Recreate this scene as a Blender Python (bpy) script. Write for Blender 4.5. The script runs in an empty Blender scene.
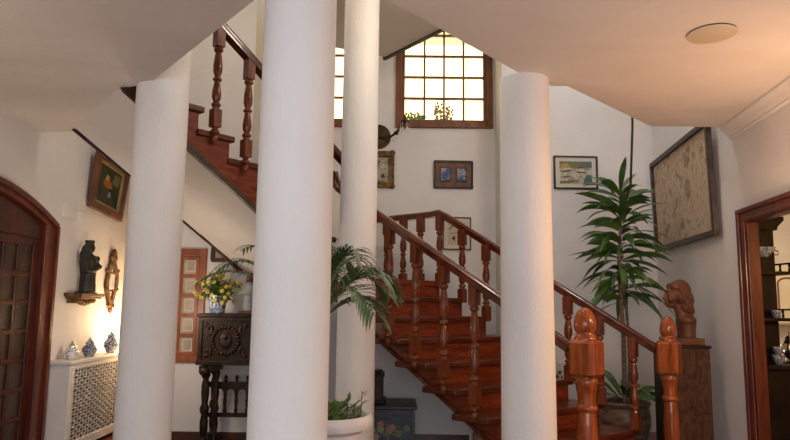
import bpy, bmesh, math, random
from mathutils import Vector, Matrix
random.seed(7)
V = Vector
SC = bpy.context.scene
COL = SC.collection
R = math.radians

# ------------------------------------------------------------------ materials
def new_mat(name):
    m = bpy.data.materials.new(name); m.use_nodes = True
    nt = m.node_tree
    return m, nt, nt.nodes['Principled BSDF']

def setp(b, **kw):
    names = {'rough': 'Roughness', 'metal': 'Metallic', 'coat': 'Coat Weight', 'coatr': 'Coat Roughness',
             'trans': 'Transmission Weight', 'ior': 'IOR', 'spec': 'Specular IOR Level', 'estr': 'Emission Strength'}
    for k, v in kw.items(): b.inputs[names[k]].default_value = v

def noisy(name, c1, c2, scale=4, rough=.6, bump=0, stretch=(1, 1, 1), detail=4, lo=.35, hi=.65, bscale=None, dist=0, **kw):
    """noise between two colours, optional bump"""
    m, nt, b = new_mat(name)
    tc = nt.nodes.new('ShaderNodeTexCoord'); mp = nt.nodes.new('ShaderNodeMapping')
    mp.inputs['Scale'].default_value = stretch
    nz = nt.nodes.new('ShaderNodeTexNoise'); nz.inputs['Scale'].default_value = scale; nz.inputs['Detail'].default_value = detail
    nz.inputs['Distortion'].default_value = dist
    rp = nt.nodes.new('ShaderNodeValToRGB')
    rp.color_ramp.elements[0].position = lo; rp.color_ramp.elements[1].position = hi
    rp.color_ramp.elements[0].color = (*c1, 1); rp.color_ramp.elements[1].color = (*c2, 1)
    L = nt.links.new
    L(tc.outputs['Object'], mp.inputs[0]); L(mp.outputs[0], nz.inputs['Vector']); L(nz.outputs[0], rp.inputs[0]); L(rp.outputs[0], b.inputs['Base Color'])
    if bump:
        n2 = nt.nodes.new('ShaderNodeTexNoise'); n2.inputs['Scale'].default_value = bscale or scale * 8; n2.inputs['Detail'].default_value = 5
        bp = nt.nodes.new('ShaderNodeBump'); bp.inputs['Strength'].default_value = bump; bp.inputs['Distance'].default_value = .01
        L(mp.outputs[0], n2.inputs['Vector']); L(n2.outputs[0], bp.inputs['Height']); L(bp.outputs[0], b.inputs['Normal'])
    setp(b, rough=rough, **kw)
    return m

def ramp_mat(name, cols, scale=6, rough=.8, detail=6, dist=1.0, vor=0):
    m, nt, b = new_mat(name)
    tc = nt.nodes.new('ShaderNodeTexCoord')
    nz = nt.nodes.new('ShaderNodeTexNoise'); nz.inputs['Scale'].default_value = scale; nz.inputs['Detail'].default_value = detail
    nz.inputs['Distortion'].default_value = dist
    rp = nt.nodes.new('ShaderNodeValToRGB'); cr = rp.color_ramp
    cr.elements[0].position = cols[0][0]; cr.elements[0].color = (*cols[0][1], 1)
    cr.elements[1].position = cols[-1][0]; cr.elements[1].color = (*cols[-1][1], 1)
    for p, c in cols[1:-1]:
        e = cr.elements.new(p); e.color = (*c, 1)
    L = nt.links.new
    L(tc.outputs['Object'], nz.inputs['Vector']); L(nz.outputs[0], rp.inputs[0])
    if vor:
        vo = nt.nodes.new('ShaderNodeTexVoronoi'); vo.inputs['Scale'].default_value = vor
        mx = nt.nodes.new('ShaderNodeMix'); mx.data_type = 'RGBA'; mx.blend_type = 'MULTIPLY'; mx.inputs[0].default_value = .14
        L(tc.outputs['Object'], vo.inputs['Vector']); L(rp.outputs[0], mx.inputs[6]); L(vo.outputs['Color'], mx.inputs[7]); L(mx.outputs[2], b.inputs['Base Color'])
    else:
        L(rp.outputs[0], b.inputs['Base Color'])
    setp(b, rough=rough)
    return m

def plain(name, c, rough=.5, **kw):
    m, nt, b = new_mat(name); b.inputs['Base Color'].default_value = (*c, 1); setp(b, rough=rough, **kw); return m

M = {}
M['plaster'] = noisy('wall_plaster', (.74, .71, .69), (.82, .79, .77), 1.3, .85, .25, bscale=60)
M['ceil'] = noisy('ceiling_plaster', (.73, .69, .655), (.81, .78, .755), .9, .85, .25, stretch=(1, 1.8, 1), bscale=45, dist=.6)
M['column'] = noisy('column_plaster', (.74, .72, .70), (.82, .805, .785), 2.2, .75, .3, bscale=55, stretch=(1, 1, .5))
M['upceil'] = noisy('upper_plaster', (.72, .68, .6), (.78, .74, .66), 1, .85)
M['mahog'] = noisy('mahogany', (.080, .016, .005), (.22, .053, .013), 3, .42, .05, stretch=(9, 9, 1.2), coat=.45, coatr=.06, spec=.2, dist=1.2)
M['mahogh'] = noisy('mahogany_boards', (.10, .016, .005), (.225, .041, .012), 3, .42, .05, stretch=(2, 2, 14), coat=.12, coatr=.2, spec=.25, dist=1.0)
M['treadshade'] = noisy('shaded_tread_mahogany', (.045, .008, .003), (.11, .020, .006), 3, .35, .05, stretch=(2, 2, 14), coat=.15, spec=.3, dist=1.0)  # same mahogany as the risers, darkened: shade at the nosings put into the colour
M['newel'] = noisy('varnished_newel_wood', (.15, .030, .006), (.33, .082, .016), 3, .3, .03, stretch=(8, 8, .8), coat=.6, coatr=.05, spec=.25, dist=1.5)
M['rail'] = noisy('rail_wood', (.055, .011, .004), (.13, .028, .008), 3, .2, .03, stretch=(3, 3, 3), coat=.6, coatr=.08, spec=.4)
M['door'] = noisy('door_wood', (.035, .007, .003), (.085, .017, .006), 3, .4, .05, stretch=(8, 8, 1), coat=.1, coatr=.2, spec=.25, dist=1)
M['doorframe'] = noisy('door_casing_wood', (.065, .011, .004), (.15, .028, .008), 3, .35, .05, stretch=(8, 8, 1), coat=.18, coatr=.15, spec=.3, dist=1)
M['winwood'] = noisy('window_wood', (.12, .034, .010), (.22, .068, .02), 3, .4, .04, stretch=(6, 6, 1.5), coat=.2)
M['hatch'] = noisy('honey_wood', (.21, .050, .012), (.37, .095, .024), 3, .35, .04, stretch=(6, 6, 1.5), coat=.3)
M['oak'] = noisy('dark_carved_oak', (.008, .004, .002), (.034, .016, .007), 9, .42, .5, stretch=(2, 2, 2), bscale=30, spec=.25)
M['oakcarve'] = noisy('carved_oak_relief', (.012, .006, .003), (.055, .027, .011), 14, .42, .8, bscale=40, spec=.3)
M['hutch'] = noisy('black_stained_wood', (.003, .002, .0015), (.010, .006, .004), 6, .5, .1, stretch=(4, 4, 1), spec=.15)
M['burl'] = noisy('walnut_burl', (.035, .012, .0045), (.11, .042, .015), 5, .4, .05, stretch=(2.2, 2.2, 1), dist=3.5, coat=.2)
M['terra'] = noisy('carved_brown_wood', (.085, .026, .010), (.155, .052, .021), 8, .5, .1)
M['bronze'] = noisy('dark_bronze', (.010, .012, .009), (.035, .034, .024), 12, .45, .4, metal=.3)
M['gold'] = noisy('old_gilt', (.05, .022, .007), (.24, .12, .035), 22, .4, .5, metal=.5)
M['giltmat'] = plain('gilt_slip', (.38, .28, .12), .5)
M['frame'] = noisy('dark_frame_wood', (.022, .011, .006), (.06, .03, .014), 12, .45, .1)
M['framebr'] = noisy('brown_frame_wood', (.10, .035, .014), (.18, .07, .03), 10, .45, .2)
M['floor'] = noisy('red_brown_floor', (.09, .025, .012), (.16, .05, .024), 3, .3, .05, stretch=(1, 6, 1))
M['base'] = noisy('baseboard_wood', (.05, .018, .010), (.11, .035, .018), 3, .35)
M['white'] = noisy('white_paint', (.70, .66, .62), (.78, .745, .7), 3, .55)
M['grille'] = noisy('lattice_paint', (.62, .57, .53), (.70, .66, .61), 5, .6)
M['dark'] = plain('dark_void', (.05, .035, .025), .8)
M['backing'] = plain('brown_backing', (.27, .20, .155), .8)
M['urn'] = noisy('white_stone_urn', (.70, .70, .69), (.80, .80, .79), 8, .6, .2)
M['soil'] = noisy('potting_soil', (.02, .012, .007), (.05, .03, .018), 30, .9, .6)
M['pot'] = noisy('ceramic_pot', (.07, .035, .022), (.22, .13, .09), 6, .4, .2, stretch=(1, 1, 3))
M['leaf'] = noisy('glossy_leaf', (.030, .082, .015), (.10, .19, .038), 5, .35, coat=.15)
M['leafy'] = noisy('pale_leaf', (.06, .13, .025), (.15, .24, .055), 5, .4)
M['palm'] = noisy('palm_leaf', (.055, .12, .04), (.13, .21, .085), 5, .4)
M['palmdry'] = noisy('palm_leaf_tip', (.17, .13, .05), (.27, .20, .08), 5, .5)
M['bark'] = noisy('cane_bark', (.13, .085, .05), (.27, .19, .12), 6, .8, .4, stretch=(2, 2, 9))
M['yellow'] = noisy('yellow_petals', (.48, .36, .06), (.70, .56, .15), 14, .6)
M['bluepot'] = ramp_mat('blue_white_glaze', [(.40, (.05, .08, .24)), (.5, (.22, .28, .42)), (.6, (.62, .65, .68))], 26, .2, 3, 2)
M['jarw'] = ramp_mat('pale_blue_white_glaze', [(.36, (.10, .14, .26)), (.45, (.55, .58, .62)), (.6, (.74, .74, .73))], 30, .18, 3, 2)
M['jarb'] = ramp_mat('dark_blue_white_glaze', [(.42, (.03, .045, .11)), (.52, (.14, .18, .27)), (.63, (.62, .63, .64))], 34, .2, 3, 2)
M['chinab'] = ramp_mat('blue_grey_china', [(.40, (.06, .09, .17)), (.5, (.22, .27, .36)), (.6, (.38, .42, .48))], 30, .25, 3, 2)
M['silver'] = plain('silver', (.75, .73, .68), .18, metal=1)
M['brass'] = plain('old_brass', (.06, .035, .015), .4, metal=.8)
M['mirror'] = plain('mirror_glass', (.85, .85, .83), .04, metal=1)
M['paper'] = plain('cream_mount', (.66, .60, .52), .8)
M['tapestry'] = ramp_mat('woven_tapestry', [(.28, (.24, .18, .10)), (.40, (.40, .32, .20)), (.47, (.58, .47, .33)), (.53, (.62, .46, .34)), (.60, (.48, .33, .23)), (.72, (.70, .60, .46))], 9.0, .95, 14, .5, vor=90)
M['chest'] = noisy('blue_black_paint', (.035, .042, .055), (.075, .085, .10), 6, .5, .1, stretch=(1, 1, 8))
M['chestrim'] = noisy('chest_edge', (.012, .010, .010), (.028, .022, .02), 6, .4)
M['pink'] = plain('painted_rose', (.42, .22, .17), .7)
M['sage'] = plain('painted_leaf', (.16, .19, .12), .7)
M['cream'] = plain('painted_cream', (.42, .36, .25), .7)
M['disc'] = noisy('cream_plastic', (.60, .53, .40), (.66, .58, .45), 3, .5)
M['cord'] = plain('dark_cord', (.03, .022, .018), .7)
M['blind'] = noisy('pale_bevelled_pane', (.34, .27, .19), (.52, .44, .33), 7, .25)
M['smoke'] = noisy('brown_obscure_glass', (.022, .012, .006), (.055, .030, .013), 8, .3, .2)
M['figblue'] = noisy('painted_figure_robe', (.18, .24, .27), (.36, .36, .31), 9, .6)
M['kitchen'] = noisy('cream_cupboard_paint', (.70, .64, .50), (.77, .71, .57), 4, .45)
M['lattice'] = plain('white_wire', (.75, .74, .70), .5)

def glass_mat():
    m, nt, b = new_mat('window_glass')
    nt.nodes.remove(b)
    out = nt.nodes['Material Output']
    t = nt.nodes.new('ShaderNodeBsdfTransparent'); t.inputs[0].default_value = (1, .97, .88, 1)
    g = nt.nodes.new('ShaderNodeBsdfGlossy'); g.inputs['Roughness'].default_value = .05
    mx = nt.nodes.new('ShaderNodeMixShader'); mx.inputs[0].default_value = .05
    nt.links.new(t.outputs[0], mx.inputs[1]); nt.links.new(g.outputs[0], mx.inputs[2]); nt.links.new(mx.outputs[0], out.inputs[0])
    return m
M['glass'] = glass_mat()
M['clear'] = glass_mat()

# ------------------------------------------------------------------ mesh builder
ORG = {}
JR = random.Random(3)
class MB:
    def __init__(s): s.v = []; s.f = []; s.mi = []; s.cur = 0
    def add(s, vs, fs):
        o = len(s.v); s.v += [V(p) for p in vs]
        for f in fs: s.f.append([i + o for i in f]); s.mi.append(s.cur)
        return s
    def box(s, a, b):
        (x0, y0, z0), (x1, y1, z1) = a, b
        e = JR.uniform(.0001, .0007)
        x0, x1 = min(x0, x1), max(x0, x1); y0, y1 = min(y0, y1), max(y0, y1); z0, z1 = min(z0, z1), max(z0, z1)
        x0 -= e; x1 += e; y0 -= e; y1 += e; z0 -= e * .3; z1 += e * .3
        return s.add([(x0, y0, z0), (x1, y0, z0), (x1, y1, z0), (x0, y1, z0), (x0, y0, z1), (x1, y0, z1), (x1, y1, z1), (x0, y1, z1)],
                     [(3, 2, 1, 0), (4, 5, 6, 7), (0, 1, 5, 4), (1, 2, 6, 5), (2, 3, 7, 6), (3, 0, 4, 7)])
    def obox(s, c, ex, ey, ez):   # centre and three half vectors
        c, ex, ey, ez = V(c), V(ex), V(ey), V(ez)
        pts = [c + ex * i + ey * j + ez * k for k in (-1, 1) for i, j in ((-1, -1), (1, -1), (1, 1), (-1, 1))]
        return s.add(pts, [(3, 2, 1, 0), (4, 5, 6, 7), (0, 1, 5, 4), (1, 2, 6, 5), (2, 3, 7, 6), (3, 0, 4, 7)])
    def prism(s, pts, vec):
        n = len(pts); vec = V(vec); a = [V(p) for p in pts]
        return s.add(a + [p + vec for p in a], [list(range(n))[::-1], list(range(n, 2 * n))] + [(i, (i + 1) % n, n + (i + 1) % n, n + i) for i in range(n)])
    def lathe(s, prof, c=(0, 0, 0), seg=20, ax=None, ph=0, cap=True, sq=1):
        c = V(c)
        if ax is None: ex, ey, ez = V((1, 0, 0)), V((0, 1, 0)), V((0, 0, 1))
        else:
            ez = V(ax).normalized(); ex = ez.orthogonal().normalized(); ey = ez.cross(ex)
        vs = []; fs = []
        for r, z in prof:
            for i in range(seg):
                a = 2 * math.pi * i / seg + ph
                vs.append(c + ex * r * math.cos(a) + ey * r * sq * math.sin(a) + ez * z)
        for j in range(len(prof) - 1):
            for i in range(seg):
                k = (i + 1) % seg
                fs.append((j * seg + i, j * seg + k, (j + 1) * seg + k, (j + 1) * seg + i))
        if cap:
            fs.append(list(range(seg))[::-1]); fs.append([(len(prof) - 1) * seg + i for i in range(seg)])
        return s.add(vs, fs)
    def sweep(s, pts, prof, up=(0, 0, 1)):   # prof: (side, up) pairs
        pts = [V(p) for p in pts]; n = len(prof); vs = []; fs = []
        for i, p in enumerate(pts):
            t0 = (pts[i] - pts[i - 1]).normalized() if i else None
            t1 = (pts[i + 1] - pts[i]).normalized() if i < len(pts) - 1 else None
            t = (t0 + t1).normalized() if t0 and t1 else (t0 or t1)
            u = V(up); sd = t.cross(u)
            sd = sd.normalized() if sd.length > 1e-4 else t.orthogonal().normalized()
            uu = sd.cross(t).normalized()
            for a, b in prof: vs.append(p + sd * a + uu * b)
        for i in range(len(pts) - 1):
            for j in range(n):
                k = (j + 1) % n
                fs.append((i * n + j, i * n + k, (i + 1) * n + k, (i + 1) * n + j))
        fs.append(list(range(n))[::-1]); fs.append([(len(pts) - 1) * n + j for j in range(n)])
        return s.add(vs, fs)
    def tube(s, pts, r, seg=8):
        rs = r if isinstance(r, (list, tuple)) else [r] * len(pts)
        pts = [V(p) for p in pts]; vs = []; fs = []
        pt = (pts[1] - pts[0]).normalized(); ex = pt.orthogonal().normalized()
        for i, p in enumerate(pts):
            t = (pts[min(i + 1, len(pts) - 1)] - pts[max(i - 1, 0)]).normalized()
            ex = (ex - t * ex.dot(t)).normalized(); ey = t.cross(ex)
            for j in range(seg):
                a = 2 * math.pi * j / seg
                vs.append(p + (ex * math.cos(a) + ey * math.sin(a)) * rs[i])
        for i in range(len(pts) - 1):
            for j in range(seg):
                k = (j + 1) % seg; fs.append((i * seg + j, i * seg + k, (i + 1) * seg + k, (i + 1) * seg + j))
        fs.append(list(range(seg))[::-1]); fs.append([(len(pts) - 1) * seg + j for j in range(seg)])
        return s.add(vs, fs)
    def ell(s, c, rad, rot=None, seg=18, rings=12):
        c = V(c); vs = []; fs = []
        for i in range(rings + 1):
            th = math.pi * i / rings
            for j in range(seg):
                a = 2 * math.pi * j / seg
                p = V((rad[0] * math.sin(th) * math.cos(a), rad[1] * math.sin(th) * math.sin(a), rad[2] * math.cos(th)))
                if rot is not None: p = rot @ p
                vs.append(c + p)
        for i in range(rings):
            for j in range(seg):
                k = (j + 1) % seg; fs.append((i * seg + j, (i + 1) * seg + j, (i + 1) * seg + k, i * seg + k))
        return s.add(vs, fs)
    def blade(s, pts, ws, side, fold=.15):   # leaf along pts, half widths ws, shallow V
        side = V(side).normalized(); n = len(pts); vs = []; fs = []
        pts = [V(p) for p in pts]
        for i, p in enumerate(pts):
            t = (pts[min(i + 1, n - 1)] - pts[max(i - 1, 0)]).normalized()
            nn = side.cross(t).normalized()
            if nn.z < 0: nn = -nn
            w = ws[i]
            vs += [p - side * w + nn * w * fold, p, p + side * w + nn * w * fold]
        for i in range(n - 1):
            a = i * 3; b = a + 3
            fs += [(a, a + 1, b + 1, b), (a + 1, a + 2, b + 2, b + 1)]
        return s.add(vs, fs)
    def build(s, name, mat, parent=None, smooth=True, angle=40, bevel=0, origin=None):
        o0 = V(origin) if origin is not None else (ORG[parent.name] if parent else V((0, 0, 0)))
        me = bpy.data.meshes.new(name)
        me.from_pydata([p - o0 for p in s.v], [], s.f)
        for m in (mat if isinstance(mat, (list, tuple)) else [mat]): me.materials.append(m)
        me.polygons.foreach_set('material_index', s.mi)
        bm = bmesh.new(); bm.from_mesh(me)
        bmesh.ops.remove_doubles(bm, verts=bm.verts, dist=1e-5)
        bmesh.ops.recalc_face_normals(bm, faces=bm.faces); bm.to_mesh(me); bm.free()
        if smooth:
            me.polygons.foreach_set('use_smooth', [True] * len(me.polygons))
            me.set_sharp_from_angle(angle=R(angle))
        o = bpy.data.objects.new(name, me); COL.objects.link(o)
        if parent:
            o.parent = parent; o.location = o0 - ORG[parent.name]
        else: o.location = o0
        ORG[o.name] = o0
        if bevel:
            bv = o.modifiers.new('bevel', 'BEVEL'); bv.width = bevel; bv.segments = 2; bv.limit_method = 'ANGLE'; bv.angle_limit = R(50)
        return o

def thing(name, loc, label, cat, group=None, kind=None):
    o = bpy.data.objects.new(name, None); COL.objects.link(o); o.location = loc; o.empty_display_size = .1
    ORG[o.name] = V(loc); return tag(o, label, cat, group, kind)
def tag(o, label, cat, group=None, kind=None):
    if label: o['label'] = label
    if cat: o['category'] = cat
    if group: o['group'] = group
    if kind: o['kind'] = kind
    return o
def struct(o, label=None):
    o['kind'] = 'structure'
    if label: o['label'] = label
    return o
def sroot(name, loc, label=None):
    o = bpy.data.objects.new(name, None); COL.objects.link(o); o.location = loc; ORG[o.name] = V(loc)
    return struct(o, label)

# ------------------------------------------------------------------ camera
HC = 1.3; FPX = 645.0
pitch = math.atan(83 / 640); roll = .012
fw = V((0, math.cos(pitch), math.sin(pitch))); up = V((0, -math.sin(pitch), math.cos(pitch))); rt = V((1, 0, 0))
r2 = rt * math.cos(roll) + up * math.sin(roll); u2 = -rt * math.sin(roll) + up * math.cos(roll)
cam = bpy.data.cameras.new('camera'); co = bpy.data.objects.new('camera', cam); COL.objects.link(co)
cam.sensor_width = 36; cam.lens = 36 * FPX / 790; cam.clip_start = .05
mm = Matrix((r2, u2, -fw)).transposed().to_4x4(); mm.translation = V((0, 0, HC)); co.matrix_world = mm
SC.camera = co

# ------------------------------------------------------------------ room shell
ZC = 2.66; ZS = 2.98; ZT = 5.3
XL = -2.93
def xr(y): return 2.55 + .13 * (y - 4.77)

struct(MB().box((-3.2, -2.8, -.1), (7.4, 9.6, 0)).build('floor', M['floor']))
# storey slab with its stair opening
slab = [(-.35, 2.40), (-1.575, 3.945), (-1.767, 4.023), (-2.609, 5.117), (-2.93, 5.15), (-2.93, -2.6), (xr(-2.6), -2.6),
        (xr(4.767), 4.767), (1.937, 4.767), (1.065, 3.884), (.966, 3.886), (.72, 3.66)]
struct(MB().prism([(x, y, ZC) for x, y in slab], (0, 0, ZS - ZC)).build('ceiling', M['ceil'], smooth=False))
struct(MB().box((-3.2, -2.8, ZT), (7.4, 9.6, ZT + .1)).build('ceiling_roof', M['plaster']))
# walls
wl = MB()
wl.box((XL - .25, -2.8, 0), (XL, 3.3, ZT)).box((XL - .25, 5.5, 0), (XL, 7.6, ZT)).box((XL - .25, 3.3, 2.2), (XL, 5.5, ZT))
ar = [(XL - .25, 3.3, 2.2)] + [(XL - .25, 3.3 + 2.2 * i / 24, 2.20 - .2115 * (3.3 + 2.2 * i / 24 - 4.4) ** 2) for i in range(25)] + [(XL - .25, 5.5, 2.2)]
wl.prism(ar, (.25, 0, 0))
struct(wl.build('wall_left', M['plaster']))
struct(MB().box((XL, 7.2, 0), (-2.5, 7.45, ZT)).box((-2.5, 6.45, 0), (-2.42, 7.2, ZT)).box((-2.5, 6.2, 0), (-1.42, 6.45, ZT)).box((-1.67, 6.45, 0), (-1.42, 7.7, ZT))
       .build('wall_back_left', M['plaster']))
# window wall: openings left and right
WY = 7.5
wb = MB()
W1 = (-1.30, -.30, 3.443, 4.878)     # x0,x1,z0,z1 window openings
W2 = (.03, 1.116, 3.443, 4.878)
wb.box((-1.5, WY, 0), (1.5, WY + .25, W1[2])).box((-1.5, WY, W1[3]), (1.5, WY + .25, ZT))
wb.box((-1.5, WY, W1[2]), (W1[0], WY + .25, W1[3])).box((W1[1], WY, W1[2]), (W2[0], WY + .25, W1[3])).box((W2[1], WY, W1[2]), (1.5, WY + .25, W1[3]))
struct(wb.build('wall_back', M['plaster']))
struct(MB().box((1.18, 6.97, 0), (2.95, 7.2, ZT)).box((1.18, 7.2, 0), (1.42, 7.7, ZT)).build('wall_back_right', M['plaster']))
# low wall under the stair
struct(MB().prism([(-1.42, 6.2, 0), (.72, 6.2, 0), (.72, 6.2, .86), (.35, 6.2, 1.18), (-1.42, 6.2, 1.28)], (0, .12, 0)).build('wall_understair', M['plaster']))
struct(MB().box((-2.5, 6.185, 0), (.72, 6.2, .10)).build('baseboard_back', M['base'], bevel=.004))
# right wall with doorway
def rw(m, y0, y1, z0, z1, th=.055):
    m.prism([(xr(y0), y0, z0), (xr(y1), y1, z0), (xr(y1) + th, y1, z0), (xr(y0) + th, y0, z0)], (0, 0, z1 - z0)); return m
DY0, DY1, DZ = 3.0, 4.58, 1.935
wr = MB(); rw(wr, -2.8, DY0, 0, ZT); rw(wr, DY1, 7.15, 0, ZT); rw(wr, DY0, DY1, DZ, ZT)
struct(wr.build('wall_right', M['plaster']))
struct(MB().box((-3.2, -2.85, 0), (2.3, -2.6, ZT)).build('wall_front', M['plaster']))
# crown moulding along the right wall below the slab
cm = MB(); y0, y1 = -2.6, 4.767
cp = [(-.02, 0), (.095, 0), (.095, -.018), (.085, -.026), (.066, -.034), (.050, -.050), (.040, -.070), (.030, -.078), (.030, -.094), (-.02, -.094)]
dv = V((xr(y1) - xr(y0), y1 - y0, 0))
cm.prism([V((xr(y0) - a, y0, ZC + b)) for a, b in cp], dv)
struct(cm.build('trim_1', M['plaster'], angle=50))
# dark trim under the far edge of the stair soffit is built with the staircase

# next room seen through the doorway
struct(MB().box((7.2, 2.0, 0), (7.4, 9.4, 2.7)).box((2.4, 1.8, 0), (7.4, 2.0, 2.7)).build('wall_dining_side', M['plaster']))
struct(MB().box((2.95, 9.2, 0), (7.4, 9.4, 2.7)).build('wall_dining_back', M['plaster']))
struct(MB().prism([(xr(1.8) + .1, 1.8, 2.62), (xr(9.4) + .1, 9.4, 2.62), (7.4, 9.4, 2.62), (7.4, 1.8, 2.62)], (0, 0, .1)).build('ceiling_dining', M['plaster']))

# ------------------------------------------------------------------ columns
def column(loc, r0, r1, z1, label):
    prof = [(r0, 0), (r0, .02)] + [(r0 + (r1 - r0) * t, z1 * t) for t in (.15, .3, .45, .6, .75, .9)] + [(r1, z1)]
    m = MB().lathe(prof, (loc[0], loc[1], 0), 64)
    return tag(m.build('column', M['column'], origin=(loc[0], loc[1], 0)), label, 'column', 'white plaster columns', 'thing')
column((-.389, 2.47), .150, .142, ZC, 'widest white plaster column standing nearest, in front of the palm')
column((-1.51, 4.035), .167, .161, ZS, 'white column at the left ceiling corner, in front of the sloping stair soffit')
column((-.292, 5.08), .151, .142, 3.95, 'slim white column between the window panes, behind the palm fronds')
column((.778, 3.80), .158, .147, ZC, 'white column lit orange on one side, standing before the lower stair flight')

# ------------------------------------------------------------------ stair geometry
TH = .86
D2 = V((-math.sin(TH), math.cos(TH), 0)); N2 = V((-math.cos(TH), -math.sin(TH), 0))
F0 = V((2.10, 4.994, 0)); G = .27; W = 1.2312; RI = .1675
def Q(k, a, z=0): return F0 + D2 * (G * k) + N2 * (W * a) + V((0, 0, z))
def tread_pt(j, a, z=0): return Q(j - .9 + 1.0 * a, a, z)
Z0 = .9177; RS = .15984
def rail_z(k): return Z0 + RS * k
P0 = Q(8.5, 1)                                 # upper flight starts here, runs along N2
def U(t, a, z=0): return P0 + N2 * t + D2 * (W * a * .98) + V((0, 0, z))

lower = thing('staircase', Q(0, .5), 'lower flight of red mahogany stairs climbing to the landing', 'staircase')
NSTEP = 8
for j in range(1, NSTEP + 1):
    z = RI * j
    m = MB().prism([tread_pt(j - .12, -.03, z - .025), tread_pt(j - .12, 1.035, z - .025), tread_pt(j + 1.02, 1.035, z - .025), tread_pt(j + 1.02, -.03, z - .025)], (0, 0, .045))
    m.build('tread', M['treadshade'], lower, bevel=.008)
for j in range(1, NSTEP + 2):
    z = RI * j
    MB().prism([tread_pt(j, 0, z - RI + .02), tread_pt(j, .93, z - RI + .02), tread_pt(j + .06, .93, z - RI + .02), tread_pt(j + .06, 0, z - RI + .02)], (0, 0, RI - .045)).build('riser', M['mahogh'], lower)
def zbj(j): return RI * j + .02 - .24
def stringer(a0, a1, nm):
    top = []
    for j in range(1, NSTEP + 2):
        k = j
        top += [tread_pt(k + .02, a0, RI * (j - 1) + .0), tread_pt(k + .02, a0, RI * j - .025)]
    top.append(tread_pt(NSTEP + 2, a0, RI * (NSTEP + 1) - .025))
    bot = [tread_pt(NSTEP + 2, a0, RI * (NSTEP + 1) - .18), tread_pt(NSTEP + 1.3, a0, zbj(NSTEP + 1.3)), tread_pt(1.32, a0, .0)]
    pts = top + bot
    off = tread_pt(1, a1) - tread_pt(1, a0)
    return MB().prism([p for p in pts], off).build(nm, M['mahogh'], lower, smooth=False)
stringer(.885, .91, 'stringer'); stringer(-.01, .02, 'stringer')
# nosing bead on the near stringer's lower edge, soffit
bd = MB().sweep([tread_pt(1.38, .915, .012), tread_pt(9.3, .915, zbj(9.3) + .012), tread_pt(10.2, .915, RI * 9 - .165)], [(-.012, -.014), (.012, -.014), (.012, .014), (-.012, .014)])
bd.build('stringer_bead', M['rail'], lower)
so = MB()
so.add([tread_pt(1.36, .0, .004), tread_pt(1.36, .9, .004), tread_pt(9.3, .9, zbj(9.3)), tread_pt(9.3, .0, zbj(9.3)),
        tread_pt(1.46, .0, .0), tread_pt(1.46, .9, .0), tread_pt(9.3, .9, zbj(9.3) - .018), tread_pt(9.3, .0, zbj(9.3) - .018)],
       [(0, 1, 2, 3), (7, 6, 5, 4), (0, 3, 7, 4), (1, 5, 6, 2), (2, 6, 7, 3), (0, 4, 5, 1)])
so.build('soffit', M['plaster'], lower, smooth=False)
# landing
zl = RI * 9 + .02
land = [tread_pt(8.95, 0), tread_pt(8.95, 1.0), Q(9, 1) + D2 * .95, V((-1.40, 6.22, 0)), V((-1.40, 7.48, 0)), Q(12.4, 0) + V((-.10, .0, 0)), Q(12.2, 0)]
MB().prism([p + V((0, 0, zl - .045)) for p in land], (0, 0, .045)).build('landing', M['mahogh'], lower, smooth=False)
MB().prism([p + V((0, 0, zl - .19)) for p in [Q(9.2, 0)] + [tread_pt(9.3, 1.0)] + land[2:]], (0, 0, .14)).build('landing_slab', M['plaster'], lower, smooth=False)
MB().prism([Q(8.1, -.01, zl - .23), Q(12.3, -.01, zl - .23), Q(12.3, .01, zl - .23), Q(8.1, .01, zl - .23)], (0, 0, .19)).build('landing_edge_board', M['mahogh'], lower, smooth=False)

# upper flight
upper = thing('staircase', U(0, .5, zl), 'upper flight of mahogany stairs with sloping white plaster soffit', 'staircase')
G2 = .265; R2 = .163
T1 = -.112; Z1 = zl + R2
NS2 = 9
def ut(i): return T1 + G2 * i
for i in range(NS2):
    z = Z1 + R2 * i; t = ut(i)
    af = .97 if t > 0 else .8
    MB().prism([U(t - .035, -.03, z - .045), U(t + G2 + .01, -.03, z - .045), U(t + G2 + .01, af, z - .045), U(t - .035, af, z - .045)], (0, 0, .045)).build('tread', M['treadshade'], upper, bevel=.008)
    MB().prism([U(t, .0, z - R2), U(t + .02, .0, z - R2), U(t + .02, af, z - R2), U(t, af, z - R2)], (0, 0, R2 - .045)).build('riser', M['mahogh'], upper)
def nz(t): return Z1 + (t - T1) * R2 / G2
top = []
for i in range(NS2):
    t = ut(i); top += [U(t, -.012, Z1 + R2 * (i - 1) - .045 if i else zl - .1), U(t, -.012, Z1 + R2 * i - .045)]
te = 2.03
top.append(U(te + .05, -.012, ZC + .28))
SF = .355
pts = top + [U(te + .05, -.012, nz(te + .05) - SF), U(-.15, -.012, nz(-.15) - SF), U(-.20, -.012, zl - .17)]
MB().prism(pts, D2 * .035).build('stringer', M['mahogh'], upper, smooth=False)
MB().sweep([U(-.1, -.016, nz(-.1) - SF), U(te, -.016, nz(te) - SF)], [(-.016, -.02), (.016, -.02), (.016, .02), (-.016, .02)]).build('stringer_bead', M['frame'], upper)
tf0 = .18
so = MB()
low = [U(-.15, .01, nz(-.15) - SF), U(te + .02, .01, nz(te + .02) - SF), U(1.80, 1.03, ZC + .0), U(tf0, .98, nz(tf0) - SF + .085)]
so.add(low + [p + V((0, 0, .12)) for p in low], [(0, 1, 2, 3), (7, 6, 5, 4), (0, 4, 5, 1), (1, 5, 6, 2), (2, 6, 7, 3), (3, 7, 4, 0)])
so.build('soffit', M['ceil'], upper, smooth=False)
MB().sweep([low[3] + V((0, 0, 0)), low[2] + V((-.03, .03, 0))], [(-.012, -.012), (.012, -.012), (.012, .03), (-.012, .03)]).build('soffit_edge_trim', M['frame'], upper)
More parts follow.
